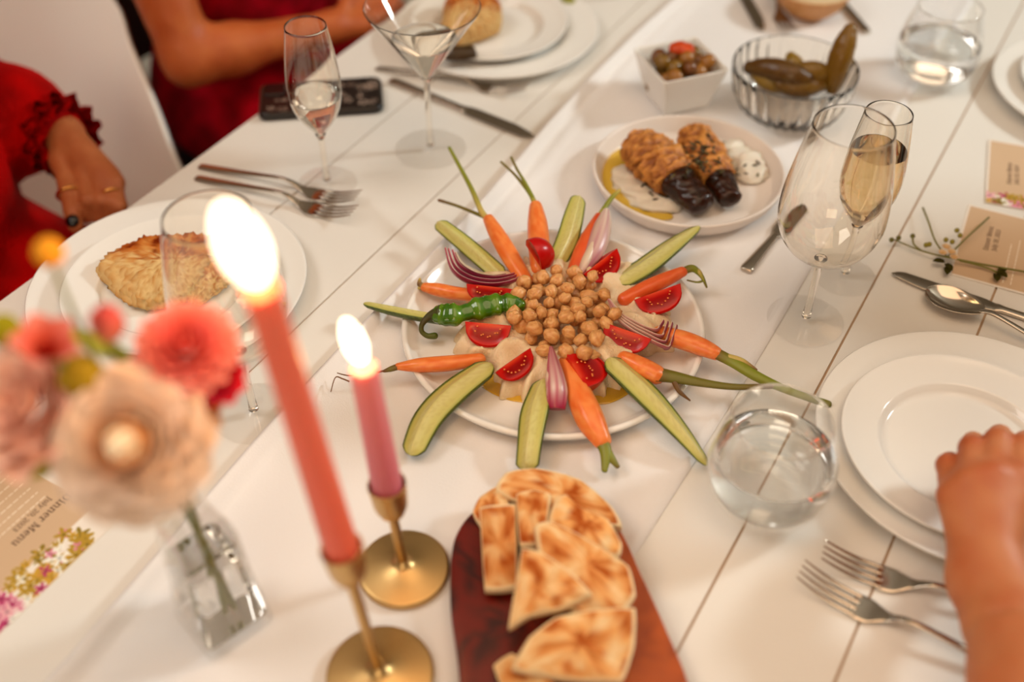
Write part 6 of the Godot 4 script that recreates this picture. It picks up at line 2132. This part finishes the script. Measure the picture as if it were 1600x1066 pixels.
# ------------------------------------------------------------------ meshes
class Geo:
	var v := PackedVector3Array()
	var c := PackedColorArray()
	var uv := PackedVector2Array()
	var ix := PackedInt32Array()

	func vert(p: Vector3, col: Color, t := Vector2.ZERO) -> int:
		v.append(p)
		c.append(col)
		uv.append(t)
		return v.size() - 1

	func tri(a: int, b: int, d: int) -> void:
		ix.append(a)
		ix.append(b)
		ix.append(d)

	func quad(a: int, b: int, d: int, e: int) -> void:
		tri(a, b, d)
		tri(a, d, e)

	# rings of equally many points; cols: one Color or PackedColorArray per ring
	func loft(rings: Array, cols: Array, closed := true, cap0 := true, cap1 := true) -> void:
		var n: int = rings[0].size()
		var base := v.size()
		for i in rings.size():
			var r: PackedVector3Array = rings[i]
			for j in n:
				var col: Color = cols[i] if cols[i] is Color else cols[i][j]
				vert(r[j], col, Vector2(float(j) / n, float(i) / (rings.size() - 1)))
		var m := n if closed else n - 1
		for i in rings.size() - 1:
			for j in m:
				var j2 := (j + 1) % n
				var a := base + i * n + j
				var b := base + i * n + j2
				if v[a].is_equal_approx(v[b]) and v[a + n].is_equal_approx(v[b + n]):
					continue
				quad(a, b, b + n, a + n)
		for e in 2:
			if (e == 0 and not cap0) or (e == 1 and not cap1):
				continue
			var r: PackedVector3Array = rings[0] if e == 0 else rings[-1]
			var cc: Variant = cols[0] if e == 0 else cols[-1]
			var mid := Vector3.ZERO
			for p in r:
				mid += p
			var col0: Color = cc if cc is Color else cc[0]
			var k := vert(mid / n, col0)
			var first := v.size()
			for j in n:
				vert(r[j], cc if cc is Color else cc[j])
			for j in n:
				if e == 0:
					tri(first + (j + 1) % n, first + j, k)
				else:
					tri(first + j, first + (j + 1) % n, k)

	# profile of (radius, height) points turned about y; repeat a point for a sharp edge
	func lathe(prof: PackedVector2Array, seg := 64, col: Variant = Color.WHITE, closed := false) -> void:
		var rings := []
		var cols := []
		for i in prof.size():
			var p := prof[i]
			var r := PackedVector3Array()
			for j in seg:
				var a := TAU * j / seg
				r.append(Vector3(cos(a) * p.x, p.y, sin(a) * p.x))
			rings.append(r)
			cols.append(col if col is Color else col[i])
		if closed:
			rings.append(rings[0])
			cols.append(cols[0])
		loft(rings, cols, true, false, false)

	# tube along a path; up given: the cross-section is fl times as tall along up
	func tube(path: Array, radii: Array, cols: Array, seg := 12, fl := 1.0, up := Vector3.ZERO, round0 := true, round1 := true, facet := 0.0, facets := 5) -> void:
		var rings := []
		var rc := []
		var n := path.size()
		var side := Vector3.ZERO
		for i in n:
			var p: Vector3 = path[i]
			var t: Vector3 = (path[mini(i + 1, n - 1)] as Vector3) - (path[maxi(i - 1, 0)] as Vector3)
			t = t.normalized()
			var w: Vector3
			if up != Vector3.ZERO:
				side = t.cross(up).normalized()
			else:
				if side == Vector3.ZERO:
					side = t.cross(Vector3.UP if absf(t.y) < 0.9 else Vector3.RIGHT)
				side = (side - t * side.dot(t)).normalized()
			w = side.cross(t).normalized()
			var rad: float = radii[i]
			var steps := [[0.0, 1.0]]
			if i == 0 and round0:
				steps = [[-1.0, 0.02], [-0.8, 0.6], [-0.45, 0.89], [0.0, 1.0]]
			elif i == n - 1 and round1:
				steps = [[0.0, 1.0], [0.45, 0.89], [0.8, 0.6], [1.0, 0.02]]
			for s in steps:
				var r := PackedVector3Array()
				for j in seg:
					var a := TAU * j / seg
					var q: float = rad * s[1] * (1.0 + facet * cos(a * facets))
					r.append(p + t * (s[0] * rad * minf(fl, 1.0)) + side * (cos(a) * q) + w * (sin(a) * q * fl))
				rings.append(r)
				rc.append(cols[i])
		loft(rings, rc)

	# flat outline (points in order) given thickness along n; edge rounded by b
	func slab(outline: PackedVector3Array, n: Vector3, thick: float, b: float, col: Variant = Color.WHITE, side_col: Variant = null) -> void:
		var mid := Vector3.ZERO
		for p in outline:
			mid += p
		mid /= outline.size()
		var rings := []
		var cols := []
		for s in [[0.0, b], [b * 0.3, b * 0.3], [b, 0.0], [thick - b, 0.0], [thick - b * 0.3, b * 0.3], [thick, b]]:
			var r := PackedVector3Array()
			for p in outline:
				var d := (mid - p).normalized()
				r.append(p + d * s[1] + n * s[0])
			rings.append(r)
			cols.append(col if side_col == null or s[0] > thick - b * 0.5 else side_col)
		loft(rings, cols)

	func append(o: Geo, x := Transform3D.IDENTITY) -> void:
		var base := v.size()
		for i in o.v.size():
			vert(x * o.v[i], o.c[i], o.uv[i])
		for i in o.ix:
			ix.append(base + i)

	func moved(by: Vector3) -> void:
		for i in v.size():
			v[i] += by

	func mesh(solid := true, origin := Vector3.ZERO) -> ArrayMesh:
		var vol := 0.0
		var nrm := PackedVector3Array()
		nrm.resize(v.size())
		for k in range(0, ix.size(), 3):
			var a := v[ix[k]]
			var b := v[ix[k + 1]]
			var d := v[ix[k + 2]]
			var f := (d - a).cross(b - a)
			vol -= a.dot(f)
			nrm[ix[k]] += f
			nrm[ix[k + 1]] += f
			nrm[ix[k + 2]] += f
		var flip := false
		if solid:
			# closed outwards-facing clockwise faces have f pointing out
			var mid := Vector3.ZERO
			for p in v:
				mid += p
			mid /= maxi(v.size(), 1)
			var s := 0.0
			for k in range(0, ix.size(), 3):
				var a := v[ix[k]] - mid
				var b := v[ix[k + 1]] - mid
				var d := v[ix[k + 2]] - mid
				s += a.dot((d - a).cross(b - a))
			flip = s < 0.0
		if flip:
			for k in range(0, ix.size(), 3):
				var t := ix[k + 1]
				ix[k + 1] = ix[k + 2]
				ix[k + 2] = t
		var lc := PackedColorArray()
		lc.resize(c.size())
		for i in v.size():
			var q := nrm[i].normalized()
			nrm[i] = -q if flip else q
			if nrm[i] == Vector3.ZERO:
				nrm[i] = Vector3.UP
			lc[i] = c[i].srgb_to_linear()
		if origin != Vector3.ZERO:
			for i in v.size():
				v[i] -= origin
		var arr := []
		arr.resize(Mesh.ARRAY_MAX)
		arr[Mesh.ARRAY_VERTEX] = v
		arr[Mesh.ARRAY_NORMAL] = nrm
		arr[Mesh.ARRAY_COLOR] = lc
		arr[Mesh.ARRAY_TEX_UV] = uv
		arr[Mesh.ARRAY_INDEX] = ix
		var m := ArrayMesh.new()
		m.add_surface_from_arrays(Mesh.PRIMITIVE_TRIANGLES, arr)
		return m


# bones: [a, b, radius a, radius b, blend]; one smooth skin round them all (surface nets)
func blob(g: Geo, bones: Array, cell: float, paint: Callable, stretch := Vector3.ONE) -> void:
	var lo := Vector3.INF
	var hi := -Vector3.INF
	for b in bones:
		var r: float = maxf(b[2], b[3]) + b[4] + cell * 2.0
		lo = lo.min(b[0] - Vector3.ONE * r).min(b[1] - Vector3.ONE * r)
		hi = hi.max(b[0] + Vector3.ONE * r).max(b[1] + Vector3.ONE * r)
	var nx := int((hi.x - lo.x) / cell) + 2
	var ny := int((hi.y - lo.y) / cell) + 2
	var nz := int((hi.z - lo.z) / cell) + 2
	var f := PackedFloat32Array()
	f.resize(nx * ny * nz)
	f.fill(1.0)
	for b in bones:
		var pa: Vector3 = b[0]
		var pb: Vector3 = b[1]
		var ra: float = b[2]
		var rb: float = b[3]
		var k: float = b[4]
		var m := maxf(ra, rb) + k + cell * 2.0
		var l0 := ((pa.min(pb) - Vector3.ONE * m - lo) / cell).floor().max(Vector3.ZERO)
		var l1 := ((pa.max(pb) + Vector3.ONE * m - lo) / cell).ceil().min(Vector3(nx - 1, ny - 1, nz - 1))
		var ab := pb - pa
		var inv := 1.0 / maxf(ab.length_squared(), 1e-9)
		for z in range(int(l0.z), int(l1.z) + 1):
			for y in range(int(l0.y), int(l1.y) + 1):
				var at := (z * ny + y) * nx
				for x in range(int(l0.x), int(l1.x) + 1):
					var p := lo + Vector3(x, y, z) * cell
					var t := clampf((p - pa).dot(ab) * inv, 0.0, 1.0)
					var d := p.distance_to(pa + ab * t) - lerpf(ra, rb, t)
					var old := f[at + x]
					var h := maxf(k - absf(old - d), 0.0) / k
					f[at + x] = minf(old, d) - h * h * k * 0.25
	var ids := {}
	var sx := 1
	var sy := nx
	var sz := nx * ny
	var corner := [0, sx, sy, sx + sy, sz, sx + sz, sy + sz, sx + sy + sz]
	for z in nz - 1:
		for y in ny - 1:
			var row := (z * ny + y) * nx
			for x in nx - 1:
				var i := row + x
				var f0 := f[i]
				if f0 > cell * 2.0 or f0 < -cell * 2.0:
					continue
				var mask := 0
				for q in 8:
					if f[i + corner[q]] < 0.0:
						mask |= 1 << q
				if mask == 0 or mask == 255:
					continue
				var sum := Vector3.ZERO
				var n := 0
				for q in 8:
					for bit in [1, 2, 4]:
						if q & bit:
							continue
						var q2: int = q | bit
						if ((mask >> q) & 1) == ((mask >> q2) & 1):
							continue
						var fa := f[i + corner[q]]
						var fb := f[i + corner[q2]]
						var t := fa / (fa - fb)
						var c0 := Vector3(q & 1, (q >> 1) & 1, (q >> 2) & 1)
						var c1 := Vector3(q2 & 1, (q2 >> 1) & 1, (q2 >> 2) & 1)
						sum += c0.lerp(c1, t)
						n += 1
				var p := lo + (Vector3(x, y, z) + sum / n) * cell
				ids[i] = g.vert(p, paint.call(p))
	for i in ids:
		var f0 := f[i] < 0.0
		for e in [[sx, sy, sz], [sy, sz, sx], [sz, sx, sy]]:
			if (f[i + e[0]] < 0.0) == f0:
				continue
			var a: int = i - e[1] - e[2]
			var b: int = i - e[1]
			var d: int = i - e[2]
			if not (ids.has(a) and ids.has(b) and ids.has(d)):
				continue
			if f0:
				g.quad(ids[a], ids[d], ids[i], ids[b])
			else:
				g.quad(ids[a], ids[b], ids[i], ids[d])
